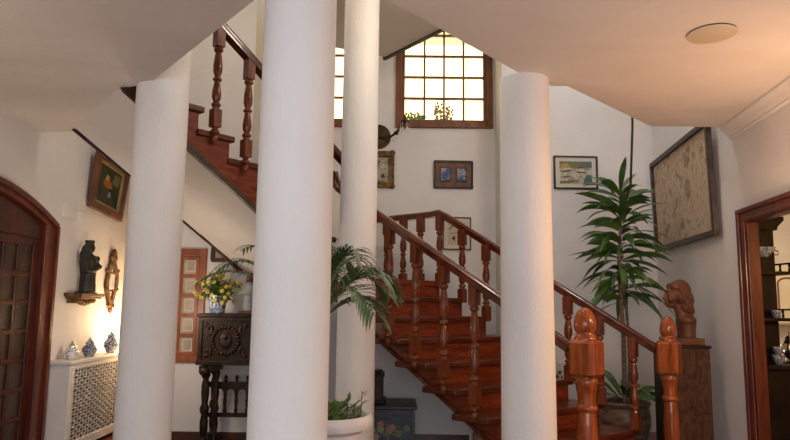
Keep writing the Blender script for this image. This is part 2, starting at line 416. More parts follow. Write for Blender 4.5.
# wall side above the far edge of the soffit (closes the flight's outer side)
MB().prism([U(tf0, .985, nz(tf0) - SF + .05), U(1.82, .985, ZC + .1), U(1.82, .985, ZC + .26), U(tf0, .985, nz(tf0) + .02)], D2 * .03).build('outer_stringer', M['mahogh'], upper, smooth=False)

# ------------------------------------------------------------------ railings
ANG = math.atan2(D2.y, D2.x)
def baluster_mesh(length, drop, name):
    """top at z=0, hangs down; drop = pendant finial below the lower block"""
    m = MB()
    bw = .0325; e1 = V((math.cos(ANG), math.sin(ANG), 0)) * bw; e2 = V((-math.sin(ANG), math.cos(ANG), 0)) * bw
    tb = .15; bb = .13
    end = -length + (drop or 0)
    m.obox((0, 0, -tb / 2), e1, e2, (0, 0, tb / 2))
    a, b = -tb, end + bb
    L = a - b
    prof = [(.024, 0), (.034, -.015), (.034, -.03), (.02, -.045), (.024, -.06), (.034, -.30 * L), (.033, -.40 * L), (.021, -.47 * L), (.021, -.49 * L),
            (.033, -.505 * L), (.033, -.535 * L), (.021, -.55 * L), (.024, -.60 * L), (.034, -.74 * L), (.032, -.82 * L), (.02, -.88 * L), (.034, -.91 * L), (.034, -.94 * L), (.024, -.96 * L), (.03, -L)]
    m.lathe([(r, a + z) for r, z in prof], seg=14)
    m.obox((0, 0, end + bb / 2), e1, e2, (0, 0, bb / 2))
    if drop:
        m.lathe([(.026, end), (.02, end - .015), (.034, end - .03), (.034, end - .045), (.018, end - .06), (.026, end - .08), (.022, end - .10), (.004, end - drop)], seg=14)
    o = m.build(name, M['mahog'], None, origin=(0, 0, 0))
    me = o.data; bpy.data.objects.remove(o); ORG.pop(name, None)
    return me
B_long = baluster_mesh(.96, .13, 'baluster'); B_up = baluster_mesh(.88, .13, 'baluster'); B_short = baluster_mesh(.70, 0, 'baluster')
def baluster(me, p, parent):
    o = bpy.data.objects.new('baluster', me); COL.objects.link(o); o.parent = parent; o.location = V(p) - ORG[parent.name]; ORG[o.name] = V(p)
    return o
RAILP = [(-.036, -.03), (.036, -.03), (.040, -.012), (.036, .006), (.040, .016), (.03, .03), (.012, .036), (-.012, .036), (-.03, .03), (-.040, .016), (-.036, .006), (-.040, -.012)]

def newel(base, ztop, bt, bb, label_root, S=1.0):
    base = V(base); h = ztop - base.z
    root = bpy.data.objects.new('newel_post', None); COL.objects.link(root); root.parent = label_root; root.location = base - ORG[label_root.name]; ORG[root.name] = base
    b = MB(); z = lambda q: q - base.z
    B = base
    zt, zb = z(bt), z(bb)
    # plinth, turned shaft
    e1 = D2 * .085; e2 = N2 * .085
    b.obox(B + V((0, 0, .10)), e1, e2, (0, 0, .10))
    sh = zb
    prof = [(r_ * S, z_) for r_, z_ in [(.06, .20), (.08, .215), (.08, .24), (.052, .26), (.060, .30), (.067, sh * .46), (.066, sh * .54), (.058, sh * .68), (.052, sh * .75), (.064, sh * .765), (.067, sh * .78), (.064, sh * .795), (.055, sh * .805), (.055, sh * .84), (.058, sh * .885), (.066, sh * .93), (.073, sh * .955), (.074, sh * .975), (.066, sh * .99), (.066, sh)]]
    b.lathe(prof, B, 28)
    b.build('shaft', M['newel'], root)
    k = MB()
    c = .094 * S; ch = .060 * S
    octa = [(c, -ch), (c, ch), (ch, c), (-ch, c), (-c, ch), (-c, -ch), (-ch, -c), (ch, -c)]
    def ring(s, zz): return [B + D2 * (x * s) + N2 * (y * s) + V((0, 0, zz)) for x, y in octa]
    rings = [ring(.80, zb), ring(1, zb + .02), ring(1, zt - .02), ring(.80, zt)]
    vs = sum(rings, []); fs = [list(range(8))[::-1], [24 + i for i in range(8)]]
    for r_ in range(3):
        for i in range(8): fs.append((r_ * 8 + i, r_ * 8 + (i + 1) % 8, r_ * 8 + 8 + (i + 1) % 8, r_ * 8 + 8 + i))
    k.add(vs, fs).build('cap_block', M['newel'], root, bevel=.004, angle=25)
    f = MB(); H = h - zt
    f.lathe([(.070 * S, 0), (.070 * S, H * .05), (.062 * S, H * .12), (.054 * S, H * .18), (.054 * S, H * .22), (.062 * S, H * .26), (.068 * S, H * .36), (.070 * S, H * .46), (.067 * S, H * .60), (.059 * S, H * .74), (.046 * S, H * .87), (.028 * S, H * .96), (.010 * S, H * .997), (.001, H)], B + V((0, 0, zt)), 28)
    f.build('finial', M['newel'], root)
    return root

# near railing of the lower flight (newel, rail, pendant balusters)
nr = thing('stair_railing', Q(.42, 1), 'mahogany railing on the open near side of the lower flight', 'railing')
newel(Q(.42, 1.0), 1.29, 1.09, .86, nr)
ks = [.75, 2, 4, 6, 8, 8.6]
pts = [Q(k, 1.03, rail_z(k)) for k in ks]
pts += [Q(8.8, 1.03, rail_z(8.8) + .04), Q(8.9, 1.03, rail_z(8.9) + .10)]
MB().sweep(pts, RAILP).build('handrail', M['rail'], nr)
for k in (1.42, 2.42, 3.42, 4.42, 5.42, 6.42, 7.42):
    baluster(B_long, Q(k, 1.03, rail_z(k) - .02), nr)
# far railing of the lower flight and the landing
fr = thing('stair_railing', Q(0, 0), 'mahogany railing on the far side of the lower flight and landing', 'railing')
newel(Q(0.02, 0.0), 1.226, 1.043, .79, fr, .86)
pts = [Q(k, 0, rail_z(k)) for k in (.35, 2, 4, 6, 7.8)] + [Q(8.1, 0, rail_z(8.0) + .01), Q(8.5, 0, rail_z(8.0) - .0), Q(10.5, 0, rail_z(8)), Q(12.2, 0, rail_z(8))]
MB().sweep(pts, RAILP).build('handrail', M['rail'], fr)
for k in range(1, 8):
    baluster(B_short, Q(k, 0.02, rail_z(k) - .02), fr)
for k in (8, 8.9, 9.75, 10.6, 11.45):
    baluster(B_short, Q(k, 0.02, rail_z(8) - .02), fr)
# upper flight railing
ur = thing('stair_railing', U(0, 0, zl), 'mahogany railing with pendant balusters on the upper flight', 'railing')
def ruz(t): return 3.308 - .617 * (1.36 - t) if t > .9 else 3.308 - .617 * .46 - .60 * (.9 - t)
pts = [U(t, -.035, ruz(t)) for t in (-.12, .3, .9, 1.36, 1.7, 2.05, 2.3)]
MB().sweep(pts, RAILP).build('handrail', M['rail'], ur)
for i in range(9):
    t = 1.36 + .275 * (2 - i)
    baluster(B_up, U(t, -.035, ruz(t) - .02), ur)

# upper storey slab over the stairwell, carried by the slim column
cs = V((-.10, 6.72, 3.95))
e_r = V((.33, -.45, 0)).normalized(); e_l = V((-.9, -.42, 0)).normalized()
us = MB().prism([cs, cs + e_r * 2.6, cs + e_r * 2.6 + e_l * 1.9, cs + e_l * 1.15], (0, 0, .3))
us.build('ceiling_upper', M['upceil'], smooth=False); struct(bpy.data.objects['ceiling_upper'])
struct(MB().sweep([cs + V((-.04, .03, .0)), cs + e_r * 2.6], [(-.018, -.02), (.018, -.02), (.018, .02), (-.018, .02)]).build('trim_2', M['frame']))

# ------------------------------------------------------------------ windows of the stairwell
def window(name, w, cols, rows, label):
    x0, x1, z0, z1 = w
    root = sroot(name, ((x0 + x1) / 2, WY, z0), label)
    f = MB(); fwid = .085
    xo0, xo1, zo0, zo1 = x0 - .04, x1 + .04, z0 - .06, z1 + .05
    for a, b in (((xo0, WY - .03, zo0), (xo0 + .07, WY + .1, zo1)), ((xo1 - .07, WY - .03, zo0), (xo1, WY + .1, zo1)), ((xo0, WY - .03, zo1 - .07), (xo1, WY + .1, zo1))):
        f.box(a, b)
    f.box((xo0, WY - .035, zo0), (xo1, WY + .1, zo0 + .07))
    f.build('window_frame', M['winwood'], root, bevel=.008)
    s = MB(); a0, a1, b0, b1 = xo0 + .065, xo1 - .065, zo0 + .065, zo1 - .065
    for p, q in (((a0, WY + .01, b0), (a0 + .045, WY + .06, b1)), ((a1 - .045, WY + .01, b0), (a1, WY + .06, b1)), ((a0, WY + .01, b0), (a1, WY + .06, b0 + .045)), ((a0, WY + .01, b1 - .045), (a1, WY + .06, b1))):
        s.box(p, q)
    s.build('sash', M['winwood'], root, bevel=.006)
    i0, i1, j0, j1 = a0 + .045, a1 - .045, b0 + .045, b1 - .045
    mu = MB()
    for i in range(1, cols): 
        x = i0 + (i1 - i0) * i / cols; mu.box((x - .011, WY + .02, j0), (x + .011, WY + .05, j1))
    for i in range(1, rows):
        z = j0 + (j1 - j0) * i / rows; mu.box((i0, WY + .021, z - .013), (i1, WY + .049, z + .013))
    mu.build('muntin', M['winwood'], root)
    MB().box((i0, WY + .033, j0), (i1, WY + .037, j1)).build('pane', M['glass'], root)
window('window_1', W1, 4, 5, 'wooden window mostly behind the columns')
window('window_2', W2, 4, 5, 'wooden window with bright panes above the stair landing')

struct(MB().box((-1.4, WY + .26, 2.84), (1.3, 8.2, 2.94)).build('trim_3', M['plaster']))
def leaf_clump(name, c, rx, rz, n, mat, label, size=.05):
    m = MB(); c = V(c)
    for i in range(n):
        p = c + V((random.uniform(-rx, rx), random.uniform(-.08, .08), random.uniform(0, 1) ** 1.3 * rz))
        dr = V((random.uniform(-1, 1), random.uniform(-.6, .6), random.uniform(0, 1))).normalized(); sd = dr.cross(V((0, 1, .3))).normalized()
        m.blade([p, p + dr * size * .5, p + dr * size], [.002, size * .28, .001], sd)
    m.tube([c + V((0, 0, -.5)), c + V((0, 0, rz * .7))], .012, 6)
    o = m.build(name, mat, None, origin=c - V((0, 0, .5)))
    return tag(o, label, 'plant', 'shrubs outside the window')
leaf_clump('shrub', (.22, 7.95, 3.46), .14, .22, 170, M['leafy'], 'green shrub outside the lower panes of the stair window, near its edge')
leaf_clump('shrub', (.60, 7.95, 3.46), .11, .33, 150, M['palmdry'], 'brownish shrub outside the middle of the stair window')

# ------------------------------------------------------------------ pictures
def picture(name, label, cat, c, ru, uu, w, h, fw_, dep, fm, mount=0, mm_=None, art=None, extra=None, bevel=.006, slip=None):
    """c centre on the wall, ru right vector, uu up vector"""
    c = V(c); ru = V(ru).normalized(); uu = V(uu).normalized(); nn = ru.cross(uu).normalized()   # towards the room
    root = thing(name, c, label, cat)
    def P(x, y, z=0): return c + ru * x + uu * y + nn * z
    f = MB()
    H, Wd = h / 2, w / 2
    def bar(x0, x1, y0, y1, z0, z1, m=f): m.obox(P((x0 + x1) / 2, (y0 + y1) / 2, (z0 + z1) / 2), ru * abs(x1 - x0) / 2, uu * abs(y1 - y0) / 2, nn * (z1 - z0) / 2)
    bar(-Wd, Wd, H - fw_, H, 0, dep); bar(-Wd, Wd, -H, -H + fw_, 0, dep); bar(-Wd, -Wd + fw_, -H + fw_, H - fw_, 0, dep); bar(Wd - fw_, Wd, -H + fw_, H - fw_, 0, dep)
    f.build('frame', fm, root, bevel=bevel)
    iw, ih = Wd - fw_, H - fw_
    if slip:
        s = MB(); sw = slip
        for q in ((-iw, iw, ih - sw, ih), (-iw, iw, -ih, -ih + sw), (-iw, -iw + sw, -ih + sw, ih - sw), (iw - sw, iw, -ih + sw, ih - sw)): bar(*q, .0, dep * .6, m=s)
        s.build('slip', M['giltmat'], root); iw -= sw; ih -= sw
    if mount:
        m2 = MB(); bar(-iw, iw, -ih, ih, .002, .008, m=m2); m2.build('mount', mm_, root); iw -= mount; ih -= mount
    if art is not None:
        m3 = MB(); bar(-iw, iw, -ih, ih, .003, .011, m=m3)
        mats = [art]
        if extra:
            for ei, (mt, poly) in enumerate(extra):
                if mt not in mats: mats.append(mt)
                m3.cur = mats.index(mt)
                m3.prism([P(x * iw, y * ih, .0105) for x, y in poly], nn * (.0012 + .0005 * ei))
        m3.build('print' if mount else 'canvas', mats, root, smooth=False)
    return root, P
PX = {k: plain('paint_' + k, c, .7) for k, c in dict(
    dkgreen=(.02, .035, .012), olive=(.17, .18, .07), ochre=(.46, .29, .10), orange=(.30, .10, .02), sand=(.55, .48, .34), blue=(.09, .13, .26), teal=(.06, .15, .14),
    slate=(.13, .15, .17), plum=(.10, .05, .07), ink=(.05, .045, .045), tan=(.42, .33, .22), skyb=(.20, .26, .34), rust=(.22, .07, .03), brownb=(.12, .05, .02), greyw=(.45, .46, .48), dgr=(.012, .018, .010)).items()}

picture('painting', 'dark landscape painting in a brown frame with gilt slip, high beside the arched door', 'painting',
        (XL + .04, 6.38, 2.43), (0, 1, -.085), (.10, 0, 1), .70, .56, .065, .05, M['framebr'], 0, None, ramp_mat('dark_landscape', [(.3, (.006, .010, .005)), (.5, (.022, .034, .012)), (.7, (.07, .07, .02))], 7, .5),
        [(PX['orange'], [(-.45, .0), (-.1, -.12), (.35, -.02), (.3, .22), (-.05, .42), (-.4, .3)]), (PX['ochre'], [(-.35, .3), (-.1, .25), (.0, .5), (-.25, .6)]), (PX['skyb'], [(.05, -.55), (.3, -.5), (.25, -.25), (.08, -.28)]), (PX['olive'], [(.3, .3), (.8, .2), (.9, .8), (.4, .8)])], slip=.03)
# tapestry on the right wall
tdir = V((-.13, -1, 0)).normalized()       # towards the viewer = picture's right
tilt = V((-.025, 0.004, 1)).normalized()
tc = V((xr(5.90) - .045, 5.90, 2.34))
tn = tdir.cross(tilt).normalized()
tp, TP = picture('tapestry', 'large framed woven tapestry hung high above the bust', 'tapestry', tc, tdir, tilt, 1.72, .95, .045, .04, M['frame'], 0, None, M['tapestry'])
# boats print
picture('framed_print', 'framed print of boats on a shore, cream mount, beside the tall leafy plant', 'picture', (1.98, 6.97, 2.752), (1, 0, -.008), (0, 0, 1), .48, .375, .018, .02, M['frame'], .045, M['paper'], ramp_mat('shore_watercolour', [(.36, (.30, .26, .18)), (.5, (.52, .45, .32)), (.62, (.60, .55, .44))], 22, .5),
        [(PX['olive'], [(-1, .42), (1, .42), (1, 1), (-1, 1)]), (PX['ochre'], [(-.95, .40), (-.3, .42), (-.55, .85), (-.9, .7)]), (PX['slate'], [(.2, .5), (1, .5), (1, 1), (.3, 1)]), (PX['rust'], [(-.1, .36), (.6, .38), (.3, .55)]),
         (PX['ink'], [(-.95, .1), (-.8, .02), (-.4, .12), (-.2, .25), (-.6, .2)]), (PX['slate'], [(-.9, -.35), (-.7, -.5), (-.4, -.45), (-.3, -.28), (-.6, -.32)]), (PX['ink'], [(0, .12), (.2, -.05), (.6, -.02), (.75, .08), (.3, .06)]), (PX['slate'], [(.6, .28), (.75, .2), (.92, .3)]),
         (PX['teal'], [(.45, -1), (1, -1), (1, -.25), (.7, -.2), (.55, -.5)]), (PX['olive'], [(-1, -1), (-.2, -.9), (.3, -.6), (-.3, -.7), (-1, -.8)])])
# two small portraits in one frame
pr, PP = picture('framed_pictures', 'wide wooden frame holding two small blue pictures under the stair window', 'picture', (.684, WY, 2.82), (1, 0, -.008), (0, 0, 1), .46, .34, .022, .025, M['frame'], .001, M['framebr'], M['framebr'])
for xx in (-.095, .095):
    s = MB(); cc = PP(xx, 0, .014); s.obox(cc, (.066, 0, 0), (0, .006, 0), (0, 0, .088)); s.build('inner_frame', M['frame'], pr, bevel=.003)
    q = MB(); cc = PP(xx, 0, .021); q.obox(cc, (.051, 0, 0), (0, .003, 0), (0, 0, .072))
    q.build('print', ramp_mat('blue_portrait', [(.35, (.02, .025, .06)), (.48, (.06, .11, .28)), (.56, (.30, .33, .40)), (.7, (.30, .16, .12))], 16, .4), pr)
# ornate frame half behind the slim column
of, OP = picture('framed_painting', 'ornate carved gilt frame with a pale flower painting, half hidden by the slim column', 'painting', (-.19, WY, 2.873), (1, 0, -.008), (0, 0, 1), .34, .44, .065, .035, M['gold'], 0, None,
        ramp_mat('flower_painting', [(.35, (.10, .10, .07)), (.48, (.38, .34, .24)), (.6, (.48, .40, .32))], 14, .6), [(PX['sand'], [(.1, .1), (.5, 0), (.6, .4), (.3, .5)]), (PX['dkgreen'], [(.2, -.7), (.6, -.6), (.5, -.3), (.25, -.4)])])
for sx in (-1, 1):
    for sz in (-1, 1): MB().ell(OP(sx * .15, sz * .20, .02), (.035, .025, .035), seg=10, rings=6).build('corner_carving', M['gold'], of)
# sketch behind the far railing
picture('framed_sketch', 'thin black framed ink sketch of birds seen behind the landing railing', 'picture', (.725, WY, 2.122), (1, 0, -.01), (0, 0, 1), .33, .385, .012, .02, M['cord'], .045, M['paper'], PX['sand'],
        [(PX['ink'], [(-.8, .3), (-.3, .7), (.0, .4), (.1, .5), (-.3, .85), (-.85, .4)]), (PX['ink'], [(-.6, -.4), (-.2, -.2), (-.2, -.7)]), (PX['ink'], [(-.1, -.4), (.4, -.1), (.9, -.4), (.4, -.22)]), (PX['slate'], [(-.7, .0), (.2, .1), (.2, .05), (-.7, -.06)])])
# picture under the soffit on the back wall
picture('framed_picture', 'small dark framed picture partly behind the sloping stair soffit, above the yellow flowers', 'picture', (-1.60, 6.2, 1.80), (1, 0, 0), (0, 0, 1), .32, .25, .038, .02, M['frame'], 0, None, PX['tan'])

# mirror on left wall
mr = thing('mirror', (XL, 6.68, 1.2), 'small ornate gilt wall mirror above the radiator cover', 'mirror')
def MP(y, z, x=0): return V((XL + x, 6.68 + y, 1.475 + z))
out = []
for i in range(48):
    a = 2 * math.pi * i / 48; z = math.sin(a); 
    wv = .135 * (1 if z > -.1 else 1 - .45 * (-z - .1)) * (1 + .10 * math.sin(4 * a + .6))
    out.append((wv * math.cos(a) * (1.0 - .25 * max(0, z) ** 2), .26 * z))
f = MB(); n = len(out)
vs = []; fs = []
for y, z in out: vs += [MP(y, z, .002), MP(y, z, .03), MP(y * .56, z * .70, .03), MP(y * .52, z * .66, .016)]
for i in range(n):
    k = (i + 1) % n
    for q in range(3): fs.append((i * 4 + q, k * 4 + q, k * 4 + q + 1, i * 4 + q + 1))
f.add(vs, fs)
for y, z, r in ((0, .285, .04), (-.045, .26, .03), (.045, .26, .03), (-.125, .13, .02), (.125, .13, .02), (-.125, -.06, .016), (.125, -.06, .016), (0, -.275, .028), (-.05, -.23, .022), (.05, -.23, .022)):
    f.ell(MP(y, z, .022), (.02, r, r * 1.15), seg=10, rings=6)
f.tube([MP(-.06, .29, .02), MP(-.03, .33, .025), MP(0, .34, .03), MP(.03, .33, .025), MP(.06, .29, .02)], .014, 8)
f.box((XL+.004, 6.68-.10, 1.475+.095), (XL+.026, 6.68+.10, 1.475+.115)).box((XL+.004, 6.68-.09, 1.475-.085), (XL+.026, 6.68+.09, 1.475-.065))
f.build('frame', M['gold'], mr)
iv = MB()
for p, q in (((-.055, -.06), (.055, -.045)), ((-.055, .075), (.055, .09)), ((-.055, -.06), (-.042, .09)), ((.042, -.06), (.055, .09))): iv.box((XL + .012, 6.68 + p[0], 1.475 + p[1]), (XL + .022, 6.68 + q[0], 1.475 + q[1]))
iv.build('bevelled_border', M['white'], mr)
g = MB(); g.prism([MP(y * .56, z * .70, .010) for y, z in out], (.006, 0, 0)); g.build('glass', M['mirror'], mr, smooth=False)

# switch plates
for i, (y, z) in enumerate(((5.72, 2.09), (5.98, 2.06))):
    p = MB(); p.box((XL, y - .085, z - .06), (XL + .012, y + .085, z + .06))
    tag(p.build('wall_plate', M['plaster'], None, origin=(XL, y, z - .05), bevel=.004), ('blank white wall plate nearer the arched door', 'blank white wall plate nearer the landscape painting')[i], 'wall plate', 'blank wall plates')

# ------------------------------------------------------------------ arched door (left)
dr = sroot('door_1', (XL, 4.4, 0), 'arched dark wooden double door with small glass panes')
def arch(y, o=0): return 2.196 + o - .2115 * (y - 4.4) ** 2
c = MB()
ys = [3.3 + 2.2 * i / 32 for i in range(33)]
def band(m, y0, y1, o_out, o_in, x0, x1):
    n = 32
    o = [(y0 + (y1 - y0) * i / n) for i in range(n + 1)]
    i_ = [(y0 + .17 + (y1 - y0 - .34) * i / n) for i in range(n + 1)]
    vs = []
    for a, b in zip(o, i_): vs += [(x0, a, arch(a, o_out)), (x1, a, arch(a, o_out)), (x1, b, arch(b, o_in)), (x0, b, arch(b, o_in))]
    fs = []
    for i in range(n):
        for q in range(4): fs.append((i * 4 + q, i * 4 + (q + 1) % 4, i * 4 + 4 + (q + 1) % 4, i * 4 + 4 + q))
    fs += [(0, 1, 2, 3), (n * 4, n * 4 + 3, n * 4 + 2, n * 4 + 1)]
    m.add(vs, fs)
band(c, 3.28, 5.52, .0, -.09, XL - .1, XL + .03)
c.box((XL - .1, 5.35, 0), (XL + .029, 5.519, arch(5.52) - .004)).box((XL - .1, 3.281, 0), (XL + .029, 3.45, arch(3.28) - .004))
c.build('casing', M['doorframe'], dr, bevel=.006, smooth=False)
mo = MB()
mo.sweep([V((XL + .04, 5.5, 0)), V((XL + .04, 5.5, arch(5.5) - .02))], [(-.02, -.012), (.02, -.012), (.02, .012), (-.02, .012)], up=(1, 0, 0))
mo.sweep([V((XL + .04, y, arch(y) - .02)) for y in [5.5 - 2.2 * i / 32 for i in range(33)]], [(-.012, -.02), (.012, -.02), (.012, .02), (-.012, .02)], up=(0, 0, 1))
mo.build('casing_moulding', M['doorframe'], dr)
hd = MB(); inner = [3.4 + 2.0 * i / 24 for i in range(25)]
hd.prism([(XL - .06, 3.4, 1.80)] + [(XL - .06, y, arch(y) - .06) for y in inner] + [(XL - .06, 5.4, 1.80)], (.05, 0, 0)); hd.build('header_panel', M['door'], dr, smooth=False)
def leaf(y0, y1):
    cols, rows = 4, 7
    st = .085; z0, z1 = .02, 1.80
    lf = MB(); xa, xb = XL - .06, XL - .02
    lf.box((xa, y0, z0), (xb, y0 + st, z1)).box((xa, y1 - st, z0), (xb, y1, z1)).box((xa, y0, z1 - .07), (xb, y1, z1)).box((xa, y0, z0), (xb, y1, z0 + .12))
    iy0, iy1, iz0, iz1 = y0 + st, y1 - st, z0 + .12, z1 - .07
    for i in range(1, cols): y = iy0 + (iy1 - iy0) * i / cols; lf.box((xa + .002, y - .02, iz0), (xb - .002, y + .02, iz1))
    for i in range(1, rows): z = iz0 + (iz1 - iz0) * i / rows; lf.box((xa + .002, iy0, z - .02), (xb - .002, iy1, z + .02))
    o = lf.build('leaf', M['door'], dr, bevel=.006, smooth=False)
    MB().box((XL - .043, iy0, iz0), (XL - .038, iy1, iz1)).build('pane', M['smoke'], o)
leaf(3.45, 4.40); leaf(4.405, 5.35)

# doorway on the right
d2 = sroot('door_2', (xr(3.9), 3.9, 0), 'open doorway with reddish wooden casing')
def rbox(m, y0, y1, z0, z1, a, b):
    e = JR.uniform(.0002, .001); a -= e; y0 -= e; y1 += e; z1 += e
    m.prism([(xr(y0) + a, y0, z0), (xr(y1) + a, y1, z0), (xr(y1) + b, y1, z0), (xr(y0) + b, y0, z0)], (0, 0, z1 - z0))
c = MB()
for o0, o1, a in ((.0, .045, -.036), (.045, .09, -.024), (.09, .13, -.03)):
    rbox(c, DY1 + .13 - o1, DY1 + .13 - o0, 0, DZ + .075 - o0 * .75, a, .0); rbox(c, DY0 - .13 + o0, DY0 - .13 + o1, 0, DZ + .075 - o0 * .75, a, .0)
    rbox(c, DY0 - .13 + o0, DY1 + .13 - o0, DZ + .075 - o1 * .75 , DZ + .075 - o0 * .75, a, .0)
c.build('casing', M['doorframe'], d2, smooth=False, bevel=.006)
j = MB(); rbox(j, DY1 - .03, DY1, 0, DZ, -.02, .065); rbox(j, DY0, DY0 + .03, 0, DZ, -.02, .065); rbox(j, DY0 + .03, DY1 - .03, DZ - .035, DZ, -.02, .065)
j.build('jamb', M['door'], d2, smooth=False, bevel=.004)

# internal wooden window on the back wall
w3 = sroot('window_3', (-2.12, 6.2, .73), 'honey coloured wooden window with small bevelled panes, low on the back wall')
x0, x1, z0, z1 = -2.44, -1.80, .735, 1.80; yy = 6.2
f = MB()
for a, b in (((x0, yy - .03, z0), (x0 + .065, yy, z1)), ((x1 - .065, yy - .03, z0), (x1, yy, z1)), ((x0, yy - .03, z1 - .075), (x1, yy, z1)), ((x0, yy - .045, z0), (x1, yy, z0 + .06))): f.box(a, b)
f.build('window_frame', M['hatch'], w3, bevel=.006)
i0, i1, j0, j1 = x0 + .065, x1 - .065, z0 + .06, z1 - .075
sx = MB()
sx.box((i0, yy - .026, j0), (i0 + .03, yy - .002, j1)).box((i1 - .03, yy - .026, j0), (i1, yy - .002, j1)).box((i0, yy - .026, j0), (i1, yy - .002, j0 + .03)).box((i0, yy - .026, j1 - .035), (i1, yy - .002, j1))
for i in range(1, 3): x = i0 + (i1 - i0) * i / 3; sx.box((x - .017, yy - .024, j0), (x + .017, yy - .003, j1))
for i in range(1, 5): z = j0 + (j1 - j0) * i / 5; sx.box((i0, yy - .0235, z - .017), (i1, yy - .003, z + .017))
sx.build('sash', M['hatch'], w3, bevel=.004)
MB().box((i0, yy - .012, j0), (i1, yy - .006, j1)).build('pane', M['blind'], w3)
bv = MB()
for i in range(3):
    for k in range(5):
        xa = i0 + (i1 - i0) * i / 3 + .045; xb = i0 + (i1 - i0) * (i + 1) / 3 - .035; za = j0 + (j1 - j0) * k / 5 + .04; zb = j0 + (j1 - j0) * (k + 1) / 5 - .035
        for p, q in (((xa, za), (xb, za + .008)), ((xa, zb - .008), (xb, zb)), ((xa, za), (xa + .008, zb)), ((xb - .008, za), (xb, zb))): bv.box((p[0], yy - .016, p[1]), (q[0], yy - .011, q[1]))
bv.build('bright_bevel', M['paper'], w3)  # bright edges of the pane bevels, painted as cream strips

# ------------------------------------------------------------------ radiator cover
rc = thing('radiator_cover', (XL + .1, 5.95, 0), 'white painted radiator cover with diamond lattice front beside the arched door', 'radiator cover')
RX = -2.715; RY0, RY1, RZ = 5.53, 6.85, .785
b = MB(); b.box((XL, RY0 + .02, 0), (RX - .02, RY0 + .045, RZ - .03)).box((XL, RY1 - .045, 0), (RX - .02, RY1 - .02, RZ - .03))
fx0, fx1 = RX - .03, RX - .005
b.box((fx0, RY0 + .02, 0), (fx1, RY0 + .10, RZ - .03)).box((fx0, RY1 - .10, 0), (fx1, RY1 - .02, RZ - .03)).box((fx0, RY0 + .02, .03), (fx1, RY1 - .02, .10)).box((fx0, RY0 + .02, RZ - .075), (fx1, RY1 - .02, RZ - .03))
b.build('cabinet_body', M['white'], rc, bevel=.003, smooth=False)
MB().box((XL, RY0, RZ - .03), (RX + .015, RY1, RZ)).build('top_board', M['white'], rc, bevel=.006)
MB().box((fx0 - .03, RY0 + .05, .05), (fx0 - .02, RY1 - .05, RZ - .05)).build('backing', M['backing'], rc)
lt = MB(); gy0, gy1, gz0, gz1 = RY0 + .10, RY1 - .10, .10, RZ - .075
def clip_seg(c, s):
    # line z = c + s*(y-gy0)
    pts = []
    for y in (gy0, gy1):
        z = c + s * (y - gy0)
        if gz0 <= z <= gz1: pts.append((y, z))
    for z in (gz0, gz1):
        y = gy0 + (z - c) / s
        if gy0 < y < gy1: pts.append((y, z))
    return pts[:2] if len(pts) >= 2 else None
stp = .054; xm = (fx0 + fx1) / 2
for s in (.5, -.5):
    cc = gz0 - 3
    while cc < gz1 + 3:
        sg = clip_seg(cc, s)
        if sg:
            a = V((xm, *sg[0])); bb = V((xm, *sg[1]))
            if (bb - a).length > .01: lt.sweep([a, bb], [(-.0135, -.003), (.0135, -.003), (.0135, .003), (-.0135, .003)], up=(1, 0, 0))
        cc += stp
lt.build('lattice', M['grille'], rc, smooth=False)
# jars on it
def jar(y, prof, lid, mat, lm, label, x=-2.80, knob=.012):
    root = thing('ginger_jar', (x, y, RZ), label, 'jar', 'jars on the radiator cover')
    MB().lathe(prof, (x, y, RZ), 24).build('body', mat, root)
    l = MB().lathe(lid, (x, y, RZ + prof[-1][1]), 20); l.ell((x, y, RZ + prof[-1][1] + lid[-1][1] + knob * .6), (knob, knob, knob), seg=12, rings=8)
    l.build('lid', lm, root)
    return root
j0_ = jar(5.72, [(.03, 0), (.05, .02), (.056, .05), (.048, .085), (.03, .10)], [(.034, 0), (.036, .012), (.02, .04), (.008, .05)], M['jarw'], M['silver'], 'pale lidded jar with handle on the radiator cover, closest to the arched door')
hp = [V((-2.80, 5.72 + .05 + .045 * math.sin(a), RZ + .052 - .04 * math.cos(a))) for a in [math.pi * i / 8 for i in range(9)]]
MB().tube(hp, .007, 8).build('handle', M['jarw'], j0_)
jar(6.05, [(.035, 0), (.042, .01), (.066, .05), (.066, .075), (.045, .10), (.03, .108)], [(.036, 0), (.038, .012), (.025, .035), (.01, .045)], M['jarb'], M['jarb'], 'dark blue and white ginger jar, middle one on the radiator cover')
jar(6.50, [(.035, 0), (.045, .015), (.072, .07), (.070, .10), (.045, .135), (.034, .145)], [(.04, 0), (.042, .015), (.025, .04), (.01, .05)], M['jarb'], M['jarb'], 'blue and white ginger jar under the mirror, beside the white column')

# ------------------------------------------------------------------ statue on bracket
br = thing('wall_bracket', (XL, 6.0, 1.25), 'carved gilt wall bracket shelf holding the dark statue', 'shelf')
b = MB(); b.box((XL, 5.76, 1.33), (XL + .16, 6.22, 1.36)).box((XL, 5.78, 1.31), (XL + .145, 6.20, 1.33)); b.build('shelf_board', M['gold'], br, bevel=.005)
b = MB(); b.box((XL, 5.82, 1.27), (XL + .09, 6.16, 1.31))
for i in range(7): b.ell((XL + .08, 5.82 + .055 * i + .005, 1.285 - .012 * math.cos(i * 1.05 - 3)), (.03, .03, .028), seg=10, rings=6)
b.build('carved_apron', M['gold'], br)

